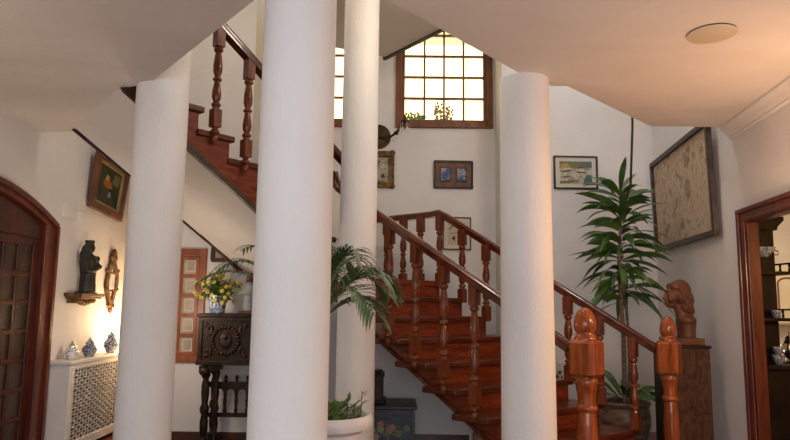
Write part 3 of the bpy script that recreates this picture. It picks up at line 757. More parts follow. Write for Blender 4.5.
def remeshed(mb, name, mat, parent, voxel, origin=None, smooth_it=4):
    o = mb.build(name, mat, parent, origin=origin)
    r = o.modifiers.new('remesh', 'REMESH'); r.mode = 'VOXEL'; r.voxel_size = voxel; r.use_smooth_shade = True
    s = o.modifiers.new('smooth', 'SMOOTH'); s.factor = .5; s.iterations = smooth_it
    return o
st = thing('statue', (XL + .08, 6.0, 1.36), 'dark bronze robed figure standing on the gilt wall bracket', 'statue')
b = MB(); sx_, sy_, sz_ = XL + .085, 6.0, 1.36
b.lathe([(.068, 0), (.078, .012), (.066, .03), (.068, .08), (.066, .16), (.074, .24), (.080, .30), (.062, .345), (.026, .37), (.024, .385)], (sx_, sy_, sz_), 20, sq=.95)
b.ell((sx_ + .012, sy_ + .012, sz_ + .42), (.036, .036, .046)); b.ell((sx_ - .012, sy_ - .02, sz_ + .40), (.044, .052, .058))
b.ell((sx_ - .01, sy_ - .05, sz_ + .345), (.05, .045, .075))
b.lathe([(.036, .45), (.042, .468), (.046, .495), (.03, .492)], (sx_, sy_ + .005, sz_), 12)
b.tube([V((sx_ - .0, sy_ - .065, sz_ + .32)), V((sx_ + .03, sy_ - .085, sz_ + .20)), V((sx_ + .07, sy_ - .02, sz_ + .22)), V((sx_ + .09, sy_ + .05, sz_ + .25))], [.035, .034, .028, .022])
b.tube([V((sx_ + .0, sy_ + .065, sz_ + .31)), V((sx_ + .05, sy_ + .09, sz_ + .24)), V((sx_ + .09, sy_ + .05, sz_ + .25))], [.034, .03, .022])
b.ell((sx_ + .06, sy_ + .045, sz_ + .32), (.026, .026, .03)); b.ell((sx_ + .05, sy_ + .05, sz_ + .26), (.032, .032, .055))
for i in range(7):
    a = -1.4 + i * .47
    b.tube([V((sx_ + .068 * math.cos(a), sy_ + .07 * math.sin(a), sz_ + .01)), V((sx_ + .062 * math.cos(a + .1), sy_ + .064 * math.sin(a + .1), sz_ + .14)), V((sx_ + .07 * math.cos(a), sy_ + .075 * math.sin(a), sz_ + .26))], [.015, .013, .008], 6)
remeshed(b, 'figure', M['bronze'], st, .008, smooth_it=2)
MB().box((sx_ - .065, sy_ - .075, sz_), (sx_ + .065, sy_ + .075, sz_ + .012)).build('plinth', M['bronze'], st)

# ------------------------------------------------------------------ carved cabinet on stand
dk = thing('carved_cabinet', (-1.31, 5.92, 0), 'dark carved writing cabinet on a turned trestle stand under the stair', 'cabinet')
X0, X1, Y0, Y1 = -1.70, -.76, 5.70, 6.10
ZB, ZTp = .755, 1.195
b = MB(); b.box((X0, Y0, ZB), (X1, Y1, ZTp - .03)); b.build('case', M['oak'], dk, bevel=.006)
MB().box((X0 - .015, Y0 - .02, ZTp - .03), (X1 + .015, Y1, ZTp)).build('top_board', M['oak'], dk, bevel=.008)
b = MB(); b.box((X0 - .01, Y0 - .014, ZB), (X1 + .01, Y0, ZB + .035)).box((X0, Y0 - .012, ZTp - .065), (X1, Y0, ZTp - .03)).box((X0, Y0 - .012, ZB), (X0 + .035, Y0, ZTp - .03)).box((X1 - .035, Y0 - .012, ZB), (X1, Y0, ZTp - .03)).box((-1.25, Y0 - .008, ZB), (-1.21, Y0, ZTp - .03)); b.build('moulding', M['oak'], dk, bevel=.003)
for cx in (-1.46, -1.0):
    b = MB()
    cz = (ZB + ZTp) / 2 - .01
    for i in range(24):
        a = 2 * math.pi * i / 24; b.ell((cx + .115 * math.cos(a), Y0 - .005, cz + .115 * math.sin(a)), (.017, .014, .017), seg=8, rings=5)
    b.ell((cx, Y0, cz), (.06, .02, .075), seg=12, rings=8); b.ell((cx, Y0 - .012, cz + .03), (.025, .02, .03), seg=10, rings=6)
    for sx2 in (-1, 1):
        for sz2 in (-1, 1):
            b.tube([V((cx + sx2 * (.14 + .018 * math.cos(q)), Y0 - .006, cz + sz2 * (.09 + .035 * math.sin(q)))) for q in [k * .6 for k in range(10)]], .011, 6)
            b.ell((cx + sx2 * .17, Y0 - .004, cz + sz2 * .13), (.022, .014, .02), seg=8, rings=5)
    b.build('carved_relief', M['oakcarve'], dk)
for xs in (X0 + .07, X1 - .07):
    leg = MB()
    for yl in (Y0 + .05, Y1 - .06):
        leg.lathe([(.03, .07), (.042, .09), (.042, .12), (.025, .14), (.034, .20), (.036, .27), (.026, .33), (.04, .36), (.04, .39), (.026, .42), (.034, .50), (.034, .58), (.024, .63), (.042, .66), (.03, .69)], (xs, yl, 0), 16)
    leg.lathe([(.026, .07), (.034, .12), (.02, .16), (.03, .24), (.02, .34), (.034, .38), (.02, .42), (.03, .5), (.02, .62), (.03, .69)], (xs + (.09 if xs < -1.3 else -.09), Y0 + .06, 0), 14)
    leg.box((xs - .045, Y0 - .01, 0), (xs + .045, Y1, .07)); leg.ell((xs, Y0 - .01, .035), (.05, .04, .035), seg=12, rings=8)
    leg.box((xs - .05, Y0, .685), (xs + .06, Y1 - .02, .745)).ell((xs, Y0 - .005, .70), (.05, .035, .04), seg=12, rings=8)
    leg.build('trestle', M['oak'], dk)
ar_ = MB(); ya = Y0 + .12
ar_.box((X0 + .07, ya - .012, .30), (X1 - .07, ya + .012, .335)).box((X0 + .07, ya - .012, .555), (X1 - .07, ya + .012, .60))
nA = 7; wA = (X1 - X0 - .26) / nA
for i in range(nA + 1):
    x = X0 + .13 + wA * i; ar_.lathe([(.014, .335), (.018, .36), (.012, .38), (.017, .44), (.012, .48), (.018, .50)], (x, ya, 0), 10)
    ar_.lathe([(.014, .60), (.016, .612), (.009, .62), (.019, .635), (.015, .65), (.002, .662)], (x, ya, 0), 10)
for i in range(nA):
    xa = X0 + .13 + wA * i
    ar_.prism([(xa, ya - .01, .555), (xa, ya - .01, .495)] + [(xa + wA / 2 - (wA / 2 - .012) * math.cos(q), ya - .01, .495 + .045 * math.sin(q)) for q in [math.pi * k / 10 for k in range(11)]] + [(xa + wA, ya - .01, .495), (xa + wA, ya - .01, .555)], (0, .02, 0))
ar_.build('arcaded_stretcher', M['oak'], dk, smooth=False)

# flower pot with yellow flowers
vx, vy, vz = -1.60, 5.90, ZTp
fp = thing('flower_vase', (vx, vy, vz), 'blue and white vase full of yellow flowers on the carved cabinet', 'vase')
MB().lathe([(.06, 0), (.066, .01), (.075, .09), (.086, .15), (.088, .16), (.076, .16), (.07, .10), (.05, .09)], (vx, vy, vz), 24).build('vase', M['bluepot'], fp)
lf = MB(); fl = MB()
for i in range(80):
    a = random.uniform(0, 2 * math.pi); rr = random.uniform(.02, .20) ; zz = random.uniform(.17, .37) - rr * .5 + (.02 if i % 3 else 0)
    p = V((vx + rr * 1.1 * math.cos(a), vy + rr * .8 * math.sin(a), vz + zz)); q = V((vx + .03 * math.cos(a), vy + .03 * math.sin(a), vz + .13))
    lf.tube([q, (q + p) / 2 + V((0, 0, .03)), p], .0025, 5)
    if i % 3 != 2:
        rad = random.uniform(.014, .023)
        for k in range(5):
            an = 2 * math.pi * k / 5 + i; fl.ell(p + V((math.cos(an), .4 * math.sin(an), math.sin(an))) * rad * .6, (rad * .62,) * 3, seg=8, rings=5)
        fl.build('flower', M['yellow'], fp); fl = MB()
    for k in range(5):
        dr_ = V((math.cos(a + k) * .7, math.sin(a + k) * .5 - .1, random.uniform(-.5, .8))).normalized(); s_ = dr_.cross(V((.1, .3, 1))).normalized()
        b_ = q.lerp(p, random.uniform(.4, .95)); L = random.uniform(.04, .075)
        lf.blade([b_, b_ + dr_ * L * .5, b_ + dr_ * L - V((0, 0, .01))], [.003, L * .18, .001], s_)
lf.build('foliage', M['leafy'], fp)
# figurine
fg = thing('figurine', (-1.22, 5.90, ZTp), 'pale blue robed figurine with brown head on the carved cabinet, beside the large column', 'figurine')
b = MB(); gx, gy, gz = -1.31, 5.88, ZTp
b.lathe([(.055, .02), (.058, .06), (.048, .15), (.052, .22), (.045, .26), (.02, .285)], (gx, gy, gz), 16)
b.tube([V((gx - .045, gy, gz + .25)), V((gx - .06, gy - .03, gz + .18)), V((gx, gy - .06, gz + .19))], .018, 8); b.tube([V((gx + .045, gy, gz + .25)), V((gx + .06, gy - .03, gz + .18)), V((gx, gy - .06, gz + .19))], .018, 8)
remeshed(b, 'robe', M['figblue'], fg, .008)
b = MB(); b.ell((gx, gy - .005, gz + .32), (.03, .032, .04)); b.ell((gx, gy + .01, gz + .33), (.036, .034, .04)); b.tube([V((gx, gy, gz + .27)), V((gx, gy, gz + .31))], .016); remeshed(b, 'head', M['terra'], fg, .006)
MB().box((gx - .075, gy - .07, gz), (gx + .075, gy + .07, gz + .025)).build('plinth', M['terra'], fg, bevel=.004)

# ------------------------------------------------------------------ painted chest with carved box
ch = thing('painted_chest', (-.11, 5.82, 0), 'low blue-black chest painted with faded flowers, under the stair', 'chest')
cx0, cx1, cy0, cy1, czt = -.42, .185, 5.60, 6.05, .445
MB().box((cx0, cy0, .05), (cx1, cy1, czt - .03)).build('case', M['chest'], ch, bevel=.004)
MB().box((cx0 - .015, cy0 - .02, czt - .03), (cx1 + .02, cy1, czt)).build('lid', M['chestrim'], ch, bevel=.006)
b = MB(); b.box((cx0, cy0 - .008, .05), (cx0 + .03, cy0, czt - .03)).box((cx1 - .03, cy0 - .008, .05), (cx1, cy0, czt - .03)).box((cx0 - .01, cy0 - .012, 0), (cx1 + .01, cy1, .06)); b.build('edging', M['chestrim'], ch, bevel=.003)
b = MB(); fx_, fz_ = -.06, .24
for i in range(9):
    a = i * 2.4; rr = .03 + .018 * i
    px_, pz_ = fx_ + rr * math.cos(a) * 1.1, fz_ + rr * .38 * math.sin(a)
    b.cur = (0, 1, 2)[i % 3]
    for k in range(5): an = 2 * math.pi * k / 5; b.ell((px_ + .017 * math.cos(an), cy0 - .0005, pz_ + .017 * math.sin(an)), (.014, .0015, .014), seg=8, rings=4)
b.cur = 2
for i in range(10):
    a = i * .7; b.blade([V((fx_ + .04 * math.cos(a), cy0 - .002, fz_ + .02 * math.sin(a))), V((fx_ + .12 * math.cos(a), cy0 - .002, fz_ + .055 * math.sin(a))), V((fx_ + .18 * math.cos(a), cy0 - .002, fz_ + .07 * math.sin(a) - .02))], [.004, .009, .001], (-math.sin(a), 0, math.cos(a)))
b.build('painted_flowers', [M['pink'], M['cream'], M['sage']], ch)
bx = thing('carved_box', (-.15, 5.80, czt), 'small dark carved wooden casket standing on the painted chest', 'box')
b = MB(); q0, q1 = -.27, -.085
b.box((q0, 5.70, czt + .03), (q1, 5.92, czt + .235)); b.build('body', M['oakcarve'], bx, bevel=.006)
MB().box((q0 - .015, 5.685, czt), (q1 + .025, 5.935, czt + .035)).build('base', M['oak'], bx, bevel=.008)
b = MB().box((q0 - .01, 5.69, czt + .225), (q1 + .01, 5.93, czt + .25)).box((q0 + .01, 5.71, czt + .25), (q1 - .01, 5.91, czt + .27)); 
for x in (q0 + .02, (q0 + q1) / 2, q1 - .02): b.ell((x, 5.72, czt + .272), (.014, .014, .012), seg=10, rings=6)
b.build('lid', M['oak'], bx, bevel=.005)
# little white turned post at the stair foot
tag(MB().lathe([(.028, 0), (.03, .02), (.018, .04), (.016, .16), (.026, .19), (.034, .20), (.034, .215), (.02, .22)], (.70, 5.95, 0), 16).build('door_stop', M['white'], None, origin=(.70, 5.95, 0)), 'small white turned post on the floor below the stair stringer', 'post')

# ------------------------------------------------------------------ urn and palm
ux, uy = -.325, 3.38
un = thing('urn_planter', (ux, uy, 0), 'white pedestal urn planter with a wide lip, behind the widest column', 'planter')
MB().box((ux - .17, uy - .17, 0), (ux + .17, uy + .17, .06)).lathe([(.15, .06), (.14, .09), (.08, .13), (.065, .2), (.075, .27), (.07, .29), (.11, .34), (.14, .42), (.152, .52), (.16, .60), (.17, .655), (.195, .675), (.215, .68), (.224, .70), (.224, .725), (.212, .745), (.19, .74), (.165, .70), (.155, .66)], (ux, uy, 0), 40).build('bowl', M['urn'], un)
MB().lathe([(.16, .675), (.10, .695), (.0, .70)], (ux, uy, 0), 24, cap=False).build('soil', M['soil'], un)
un.location.z += 0
ivy = MB()
for i in range(110):
    a = random.uniform(0, 2 * math.pi); rr = random.uniform(.02, .165); p = V((ux + rr * math.cos(a), uy + rr * math.sin(a), .70 + random.uniform(0, .075)))
    d_ = V((math.cos(a) * .6, math.sin(a) * .6, random.uniform(-.1, 1))).normalized(); s_ = d_.cross(V((0, 0, 1))).normalized(); L = random.uniform(.04, .07)
    ivy.blade([p, p + d_ * L * .4, p + d_ * L * .7 , p + d_ * L], [.004, L * .35, L * .25, .001], s_)
cre = thing('creeper', (ux, uy, .70), 'low leafy green creeper filling the top of the white urn', 'plant')
ivy.build('foliage', M['leafy'], cre)
for ax_, h_ in ((.19, .16), (.12, .13), (.155, .10)):
    p0 = V((ux + ax_ - .03, uy - .03, .70)); ivy = MB(); ivy.tube([p0, p0 + V((.01, 0, h_))], .003, 5)
    for k in range(6):
        d_ = V((random.uniform(-1, 1), random.uniform(-1, .2), .4)).normalized(); p = p0 + V((.01, 0, h_ * (.4 + .1 * k))); ivy.blade([p, p + d_ * .02, p + d_ * .04], [.002, .012, .001], d_.cross(V((0, 0, 1))))
    ivy.build('sprig', M['leafy'], cre)

pm = thing('palm', (ux - .06, uy, .70), 'areca palm with arching feathery fronds growing in the white urn', 'plant')
stm = MB()
for dx, dy, h_ in ((-.05, 0, .50), (-.03, .03, .55), (-.05, -.03, .46)):
    stm.tube([V((ux + dx, uy + dy, .62)), V((ux + dx * 2, uy + dy * 2, .64 + h_ * .6)), V((ux + dx * 3, uy + dy * 3, .64 + h_))], [.016, .012, .010], 8)
stm.build('stem', M['palm'], pm)
def frond(az, length, rise, droop, base, seed, leaflet=.26, nl=24):
    rnd = random.Random(seed)
    h = V((math.cos(az), math.sin(az), 0)); m = MB(); pts = []
    n = 14
    for i in range(n + 1):
        t = i / n; pts.append(V(base) + h * (length * (t ** .9) * .92) + V((0, 0, rise * (1 - (1 - t) ** 2) - droop * t ** 2.6)))
    m.tube(pts, [.008 - .006 * i / n for i in range(n + 1)], 6)
    m.cur = 0
    side = h.cross(V((0, 0, 1)))
    for i in range(nl):
        t = .22 + .78 * i / nl; f_ = t * n; k = min(int(f_), n - 1); p = pts[k].lerp(pts[k + 1], f_ - k); tg = (pts[k + 1] - pts[k]).normalized()
        L = leaflet * (math.sin(math.pi * min(1, .25 + .7 * t)) * .7 + .3) * rnd.uniform(.85, 1.1)
        for sg in (-1, 1):
            d0 = (tg * .75 + side * sg * .75 + V((0, 0, .15))).normalized()
            q1 = p + d0 * L * .4; q2 = p + d0 * L * .75 - V((0, 0, L * .14)); q3 = p + d0 * L * .98 - V((0, 0, L * .38))
            m.cur = 1 if rnd.random() < .12 else 0
            m.blade([p, q1, q2, q3], [.003, .0075, .0055, .001], d0.cross(V((0, 0, 1))).normalized(), .3)
    return m.build('frond', [M['palm'], M['palmdry']], pm)
bz = V((ux - .10, uy, 1.16))
frond(R(-10), .46, .42, .22, bz, 1, .25, 26); frond(R(-38), .46, .32, .24, bz, 2, .24, 24); frond(R(28), .48, .40, .22, bz, 3, .25, 26); frond(R(-72), .32, .42, .14, bz, 4, .22)
frond(R(5), .40, .24, .18, bz, 5, .22); frond(R(-22), .28, .46, .10, bz, 10, .22); frond(R(48), .34, .46, .14, bz, 11, .22); frond(R(85), .2, .52, .06, bz, 12, .18)
frond(R(172), .58, .46, .16, bz, 6, .15, 12); frond(R(192), .64, .40, .18, bz, 7, .14, 12); frond(R(155), .52, .52, .10, bz, 8, .14, 12); frond(R(95), .30, .48, .10, bz, 9)

# ------------------------------------------------------------------ tall dracaena
px_, py_ = 2.075, 5.93
pt = thing('plant_pot', (px_, py_, 0), 'round brown glazed pot holding the tall leafy plant, behind the stair railing', 'pot')
MB().lathe([(.11, 0), (.12, .02), (.17, .12), (.215, .26), (.218, .34), (.20, .41), (.21, .43), (.225, .45), (.215, .465), (.19, .455), (.18, .40)], (px_, py_, 0), 36).build('body', M['pot'], pt)
MB().lathe([(.185, .40), (.1, .42), (0, .425)], (px_, py_, 0), 24, cap=False).build('soil', M['soil'], pt)
dc = thing('dracaena', (px_, py_, .42), 'tall cane plant with long glossy drooping leaves beside the boats print', 'plant')
b = MB(); b.tube([V((px_, py_, .40)), V((px_ + .01, py_, 1.0)), V((px_ - .01, py_, 1.6)), V((px_ + .02, py_, 2.2)), V((px_ + .03, py_, 2.46))], [.022, .021, .018, .012, .007], 12)
b.tube([V((px_ + .05, py_ + .03, .40)), V((px_ + .07, py_ + .03, .9)), V((px_ + .05, py_ + .02, 1.3)), V((px_ + .0, py_ + .02, 1.55))], [.017, .016, .014, .010], 10)
b.build('cane', M['bark'], dc)
rnd = random.Random(11)
def strap(p, az, L, upw, droop, w):
    h = V((math.cos(az), math.sin(az), 0)); n = 7; pts = []
    for i in range(n + 1):
        t = i / n; pts.append(p + h * (L * t * (.95 - .1 * t)) + V((0, 0, L * (upw * t - droop * t * t))))
    ws = [.011, .021, .031, .036, .035, .028, .015, .001]
    sd = (h.cross(V((0, 0, 1))) + V((0, 0, rnd.uniform(-1.1, 1.1)))).normalized()
    m = MB().blade(pts, [q * w for q in ws], sd, .22)
    lv = m.build('leaf', M['leaf'], dc)
    return lv
heads = 0
for i in range(136):
    t = i / 135
    z = 1.36 + 1.0 * t + rnd.uniform(-.05, .05)
    az = rnd.uniform(0, 2 * math.pi)
    upw = .12 + .62 * t ** 1.4 + rnd.uniform(-.28, .28) * (1 - .6 * t); dp = .42 + .10 * (1 - t) + rnd.uniform(-.2, .2)
    L = rnd.uniform(.32, .60) * (1.05 - .2 * t)
    p = V((px_ + .005 + .02 * t + .012 * math.cos(az), py_ + .012 * math.sin(az), z))
    if math.sin(az) > .25: L *= .85
    strap(p, az, L, upw, dp, rnd.uniform(.85, 1.15))
for i in range(14):
    az = i * 2.39996; p = V((px_ + .05 * math.cos(az), py_ + .05 * math.sin(az), .46 + .02 * (i % 4)))
    strap(p, az, rnd.uniform(.30, .42), .75 + rnd.uniform(-.3, .3), .55, 1.0)
cb = MB().tube([V((2.13, 5.62, ZT)), V((2.13, 5.62, 3.6)), V((2.125, 5.64, 2.9)), V((2.12, 5.72, 2.4)), V((2.13, 5.9, 2.25))], .011, 8)
tag(cb.build('hanging_cable', M['cord'], None, origin=(2.13, 5.62, 2.4)), 'thin dark cord hanging down to the top of the tall leafy plant', 'cord')

# ------------------------------------------------------------------ bust on pedestal
pd = thing('pedestal', (2.30, 5.30, 0), 'square walnut veneer pedestal supporting the wooden bust', 'pedestal')
bx0, bx1, by0, by1, bz1 = 2.15, 2.485, 5.12, 5.45, 1.0
MB().box((bx0 + .01, by0 + .01, .06), (bx1 - .01, by1 - .01, bz1 - .015)).build('case', M['burl'], pd, bevel=.004)
b = MB().box((bx0, by0, 0), (bx1, by1, .07)).box((bx0, by0, bz1 - .02), (bx1, by1, bz1)); b.build('edging', M['oak'], pd, bevel=.004)
b = MB().box((bx0 + .004, by0 + .004, .07), (bx0 + .035, by0 + .012, bz1 - .02)).box((bx0 + .004, by0 + .004, .07), (bx0 + .012, by1 - .01, bz1 - .02)); b.build('corner_banding', M['oak'], pd)
bu = thing('bust', (2.29, 5.28, bz1), 'carved wooden bust of a long-haired head in profile on the pedestal', 'bust')
MB().box((2.19, 5.165, bz1), (2.46, 5.41, bz1 + .055)).build('plinth', M['terra'], bu, bevel=.008)
b = MB(); hx, hy, hz = 2.285, 5.28, bz1 + .055
def bp(x, y, z): return V((hx + x, hy + y, hz + z))
# chest and neck (forward = -x)
b.lathe([(.066, 0), (.068, .06), (.074, .12), (.066, .165)], bp(.078, 0, 0), 24, sq=1.25)
b.ell(bp(.080, 0, .135), (.074, .105, .055))
b.tube([bp(.072, 0, .13), bp(.050, 0, .19), bp(.03, 0, .27)], [.062, .052, .048], 16)
# cranium, face, jaw
b.ell(bp(.022, 0, .365), (.082, .070, .090)); b.ell(bp(-.025, 0, .325), (.048, .054, .082)); b.ell(bp(-.026, 0, .268), (.042, .040, .034))
b.ell(bp(-.060, 0, .258), (.018, .020, .016))
b.tube([bp(-.066, 0, .365), bp(-.082, 0, .330), bp(-.096, 0, .312), bp(-.074, 0, .300)], [.010, .011, .013, .011], 8)
b.ell(bp(-.074, 0, .289), (.014, .020, .0075)); b.ell(bp(-.071, 0, .275), (.014, .018, .0075))
b.tube([bp(-.062, -.042, .370), bp(-.073, -.02, .376), bp(-.075, 0, .373), bp(-.073, .02, .376), bp(-.062, .042, .370)], .010, 8)
for s_ in (-1, 1): b.ell(bp(-.060, s_ * .026, .350), (.013, .015, .008)); b.ell(bp(-.050, s_ * .036, .305), (.022, .02, .024))
# hair swept back in smooth waves down to the shoulder
b.ell(bp(.040, 0, .380), (.088, .082, .088)); b.ell(bp(.070, 0, .32), (.066, .080, .110)); b.ell(bp(.082, 0, .25), (.056, .078, .08)); b.ell(bp(.104, 0, .215), (.046, .066, .048)); b.ell(bp(.086, 0, .30), (.060, .078, .09))
for s_ in (-1, 1):
    b.ell(bp(.045, s_ * .050, .345), (.056, .036, .085)); b.ell(bp(.072, s_ * .050, .26), (.050, .036, .06)); b.ell(bp(.0, s_ * .045, .41), (.05, .03, .035))
    b.tube([bp(.0, s_ * .078, .40), bp(.035, s_ * .086, .35), bp(.045, s_ * .085, .29), bp(.075, s_ * .084, .25), bp(.09, s_ * .07, .20)], [.008, .010, .011, .010, .008], 8)
remeshed(b, 'head', M['terra'], bu, .006, smooth_it=3)

# ------------------------------------------------------------------ ceiling disc, wall lamp, basket
sp = thing('ceiling_speaker', (1.57, 3.07, ZC - .03), 'flat round cream disc fixed to the ceiling', 'ceiling disc')
MB().lathe([(.108, .018), (.115, .020), (.115, .024), (.10, .03)], (1.57, 3.07, ZC - .03), 40).build('disc', M['disc'], sp)
MB().lathe([(.112, .0235), (.112, .03)], (1.57, 3.07, ZC - .03), 40).build('rim', M['cord'], sp)
wlp = thing('wall_lamp', (-.15, WY, 3.25), 'dark round wall lamp with a curved arm and glass drops under the stair window', 'lamp')
b = MB().lathe([(.15, 0), (.145, .02), (.10, .035), (.03, .05)], (-.21, WY, 3.27), 28, ax=(0, -1, 0)); b.build('backplate', M['brass'], wlp)
ap = [V((-.19, WY - .05, 3.25)), V((-.08, WY - .16, 3.22)), V((0, WY - .22, 3.26)), V((.06, WY - .25, 3.33)), V((.10, WY - .26, 3.37))]
b = MB().tube(ap, .014, 10); b.lathe([(.01, 0), (.045, .01), (.05, .02), (.02, .03), (.014, .09)], ap[-1], 14); b.lathe([(.02, -.02), (.03, 0), (.02, .02)], ap[2], 10)
ap2 = [V((-.19, WY - .05, 3.28)), V((-.30, WY - .15, 3.24)), V((-.37, WY - .2, 3.36))]
b.tube(ap2, .013, 10); b.build('arm', M['brass'], wlp)
b = MB()
for k in range(6):
    a = 2 * math.pi * k / 6; p = ap[-1] + V((.05 * math.cos(a), .05 * math.sin(a), 0)); b.tube([p, p - V((0, 0, .05))], .002, 5); b.lathe([(.002, -.05), (.008, -.06), (.010, -.085), (.002, -.12)], p, 8)
b.build('glass_drop', M['lattice'], wlp)
# white lattice basket behind the stair balusters
bk = thing('lattice_basket', (1.56, 6.2, 0), 'white lattice stand with a small gilt jug, glimpsed behind the stair balusters', 'stand')
b = MB(); kx, ky = 1.575, 6.25
for i in range(9):
    for s in (1, -1):
        b.tube([V((kx + .085 * math.cos(2 * math.pi * (i + s * q / 3) / 9), ky + .085 * math.sin(2 * math.pi * (i + s * q / 3) / 9), .58 + .19 * q / 5)) for q in range(6)], .006, 5)
for z in (.58, .77): b.tube([V((kx + .088 * math.cos(a), ky + .088 * math.sin(a), z)) for a in [2 * math.pi * k / 20 for k in range(21)]], .010, 6)
b.build('basket', M['lattice'], bk)
MB().lathe([(.09, 0), (.09, .02), (.02, .04), (.018, .54), (.085, .57), (.085, .585)], (kx, ky, 0), 18).build('foot', M['lattice'], bk)
MB().lathe([(.03, .0), (.045, .03), (.02, .07), (.028, .10)], (kx, ky, .585), 14).build('jug', M['gold'], bk)

# ------------------------------------------------------------------ next room: open-shelf hutch, cupboard
hu = thing('hutch', (2.95, 6.0, 0), 'tall black wooden hutch with open gallery shelves in the next room', 'hutch')
hx0 = 2.83; hy0, hy1 = 5.15, 6.5
MB().box((hx0, hy0 - .12, 0), (hx0 + .46, hy1, .83)).build('lower_case', M['hutch'], hu, bevel=.006)
MB().box((hx0, hy0 - .14, .83), (hx0 + .49, hy1, .87)).build('counter', M['hutch'], hu, bevel=.008)
for yy_ in (hy0, hy0 + .66, hy1 - .04): MB().box((hx0, yy_, .87), (hx0 + .21, yy_ + .035, 1.92)).build('upright', M['hutch'], hu, bevel=.004)
b = MB(); b.prism([(hx0, hy0 - .02, 1.92), (hx0 + .23, hy0 - .02, 1.92), (hx0 + .24, hy0 - .02, 1.95), (hx0 + .29, hy0 - .02, 2.0), (hx0 + .29, hy0 - .02, 2.03), (hx0, hy0 - .02, 2.03)], (0, hy1 - hy0 + .04, 0)); b.build('cornice', M['hutch'], hu, smooth=False)
for z in (1.20, 1.56):
    s = MB().box((hx0, hy0 - .12, z), (hx0 + .27, hy1, z + .025)).build('shelf', M['hutch'], hu, bevel=.003)
    g_ = MB()
    for i in range(13):
        y = hy0 - .11 + i * (hy1 - hy0 + .10) / 12; g_.lathe([(.008, 0), (.011, .015), (.006, .03), (.010, .05), (.006, .06)], (hx0 + .255, y, z + .025), 8)
        g_.box((hx0 + .247, hy0 - .12, z + .083), (hx0 + .263, hy1, z + .095)); g_.build('gallery', M['hutch'], hu)
def cup(x, y, z, s, label):
    o = MB().lathe([(.02 * s, 0), (.022 * s, .006 * s), (.03 * s, .012 * s), (.045 * s, .05 * s), (.05 * s, .075 * s), (.046 * s, .075 * s), (.03 * s, .02 * s)], (x, y, z), 18).build('cup', M['chinab'], None, origin=(x, y, z))
    return tag(o, label, 'cup', 'blue and white china on the hutch')
BX = hx0 + .09 - (hx0 + .275)
bwl = tag(MB().lathe([(.03, 0), (.034, .01), (.05, .02), (.075, .05), (.085, .075), (.08, .075), (.05, .03)], (BX + hx0 + .275, hy0 - .06, 1.70), 20).tube([V((BX + hx0 + .34, hy0 - .06, 1.765)), V((BX + hx0 + .39, hy0 - .06, 1.745)), V((BX + hx0 + .39, hy0 - .06, 1.72)), V((BX + hx0 + .36, hy0 - .06, 1.72))], .006, 6).tube([V((BX + hx0 + .2, hy0 - .06, 1.77)), V((BX + hx0 + .19, hy0 - .02, 1.80)), V((BX + hx0 + .18, hy0 + .0, 1.80))], .005, 6).build('hanging_bowl', M['chinab'], None, origin=(hx0 + .275, hy0, 1.70)), 'pale blue bowl hung on the end of the hutch under its cornice', 'bowl')
cup(hx0 + .16, hy0 - .06, 1.225, .8, 'blue and white cup on the lower gallery shelf of the hutch')
cup(hx0 + .15, hy0 - .07, .87, .95, 'blue and white cup on the hutch counter, close to the upright')
cup(hx0 + .15, hy0 - .07, .942, .8, 'blue and white bowl stacked upon the cup on the hutch counter')
cf = thing('silver_pot', (hx0 + .36, hy0 + .12, .87), 'silver lidded coffee pot on the counter of the hutch', 'pot')
MB().lathe([(.035, 0), (.04, .01), (.03, .03), (.058, .08), (.062, .12), (.045, .16), (.035, .18)], (hx0 + .36, hy0 + .12, .87), 22).build('body', M['silver'], cf)
MB().lathe([(.037, .18), (.03, .205), (.008, .22), (.012, .235), (.002, .245)], (hx0 + .36, hy0 + .12, .87), 18).build('lid', M['silver'], cf)
MB().tube([V((hx0 + .305, hy0 + .12, .95)), V((hx0 + .28, hy0 + .12, .98)), V((hx0 + .275, hy0 + .12, 1.03))], [.014, .011, .008], 8).build('spout', M['silver'], cf)
MB().tube([V((hx0 + .405, hy0 + .12, 1.03)), V((hx0 + .45, hy0 + .12, 1.02)), V((hx0 + .45, hy0 + .12, .95)), V((hx0 + .415, hy0 + .12, .93))], .007, 8).build('handle', M['silver'], cf)

kc = thing('kitchen_cupboard', (5.8, 9.0, 1.05), 'cream wall cupboard with arched door panels, far in the next room', 'cupboard')
kx0, kx1, kz0, kz1, kyy = 5.15, 6.6, 1.08, 1.80, 8.85
b = MB().box((kx0, kyy, kz0), (kx0 + .42, 9.2, kz1)).box((kx0 + .86, kyy, kz0), (kx1, 9.2, kz1)).box((kx0 + .42, kyy, kz0), (kx0 + .86, 9.2, kz0 + .12)).box((kx0 + .42, kyy, kz1 - .10), (kx0 + .86, 9.2, kz1)).box((kx0 + .42, kyy + .01, 1.42), (kx0 + .86, 9.2, 1.45)).box((kx0 + .42, 9.15, kz0), (kx0 + .86, 9.2, kz1))
b.build('case', M['kitchen'], kc, bevel=.004, smooth=False)
b = MB().box((kx0 - .03, kyy - .05, kz1), (kx1, 9.2, kz1 + .07)); b.build('cornice', M['kitchen'], kc, bevel=.01)
def kdoor(xa, xb):
    o = MB().box((xa, kyy - .02, kz0 + .02), (xb, kyy, kz1 - .02)).build('door', M['kitchen'], kc, bevel=.003)
    p_ = [(xa + .06, kz0 + .08), (xb - .06, kz0 + .08), (xb - .06, kz1 - .16)] + [((xa + xb) / 2 + ((xb - xa) / 2 - .06) * math.cos(q), kz1 - .16 + .07 * math.sin(q)) for q in [math.pi * k / 8 for k in range(1, 8)]] + [(xa + .06, kz1 - .16), (xa + .06, kz0 + .08)]
    MB().tube([V((x, kyy - .022, z)) for x, z in p_], .012, 6).build('panel_moulding', M['framebr'], o)
kdoor(kx0 + .02, kx0 + .40); kdoor(kx0 + .88, kx0 + 1.40)

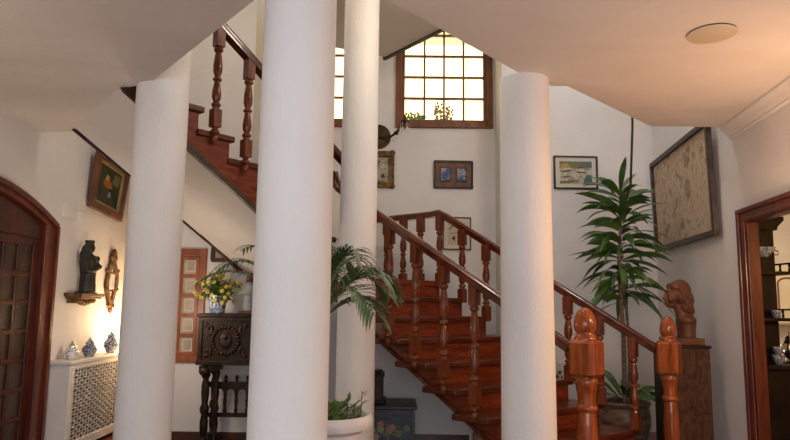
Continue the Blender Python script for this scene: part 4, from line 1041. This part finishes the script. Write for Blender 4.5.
# ------------------------------------------------------------------ light
def area(name, loc, rot, sx_, sy_, e, col):
    l = bpy.data.lights.new(name, 'AREA'); l.shape = 'RECTANGLE'; l.size = sx_; l.size_y = sy_; l.energy = e; l.color = col
    o = bpy.data.objects.new(name, l); COL.objects.link(o); o.location = loc; o.rotation_euler = rot; return o
def point(name, loc, e, col, r=.08):
    l = bpy.data.lights.new(name, 'POINT'); l.energy = e; l.color = col; l.shadow_soft_size = r
    o = bpy.data.objects.new(name, l); COL.objects.link(o); o.location = loc; return o
area('assumed_daylight', (-.4, -2.5, 1.5), (R(90), 0, 0), 3.6, 2.0, 94, (.80, .90, 1.0))  # assumed daylight behind the camera: bare area light, the front wall has no opening
point('assumed_hall_lamp', (2.12, 3.25, 1.6), 36, (1, .56, .29), .12)  # assumed orange lamp out of view at the right, no fitting modelled
point('warm_ceiling_fill', (1.0, .2, 1.2), 15, (1, .68, .48), .12)  # unseen fill light, added to lift and warm the ceiling
point('assumed_radiator_lamp', (-2.70, 6.72, .95), 15, (1, .68, .36), .05)  # assumed lamp hidden by the left column, placed for the wall glow
point('stairwell_fill', (-1.5, 4.9, 3.9), 18, (1, .86, .70), .15)  # fill with no fitting, added to brighten the back-left stairwell wall
point('stairwell_fill_front', (.35, 4.1, 3.6), 32, (1, .86, .70), .15)  # added fill for the slim column's upper half and the window wall
point('landing_fill', (1.9, 5.2, 4.6), 32, (.95, .96, 1.0), .15)  # added cool-white fill that brightens the boats print wall
point('assumed_dining_lamp', (4.9, 6.9, 2.2), 55, (1, .76, .48), .12)  # unseen lamp assumed in the next room, bare point light
point('assumed_dining_lamp_near', (3.7, 3.3, 1.7), 42, (1, .50, .18), .12)  # assumed lamp beyond the doorway, set to turn the column's edge orange
point('warm_fill_left', (-2.5, 2.5, 1.7), 7, (1, .74, .48), .12)  # warm fill added out of view for the left column and ceiling
point('under_stair_fill', (-1.95, 5.3, 1.2), 14, (1, .80, .60), .1)  # added fill, lifts the dark wall behind the carved cabinet

w = bpy.data.worlds.new('sky'); SC.world = w; w.use_nodes = True
bg = w.node_tree.nodes['Background']; bg.inputs[0].default_value = (1, .89, .55, 1); bg.inputs[1].default_value = 2.8
SC.view_settings.view_transform = 'Standard'; SC.view_settings.look = 'None'; SC.view_settings.exposure = .1; SC.view_settings.gamma = 1
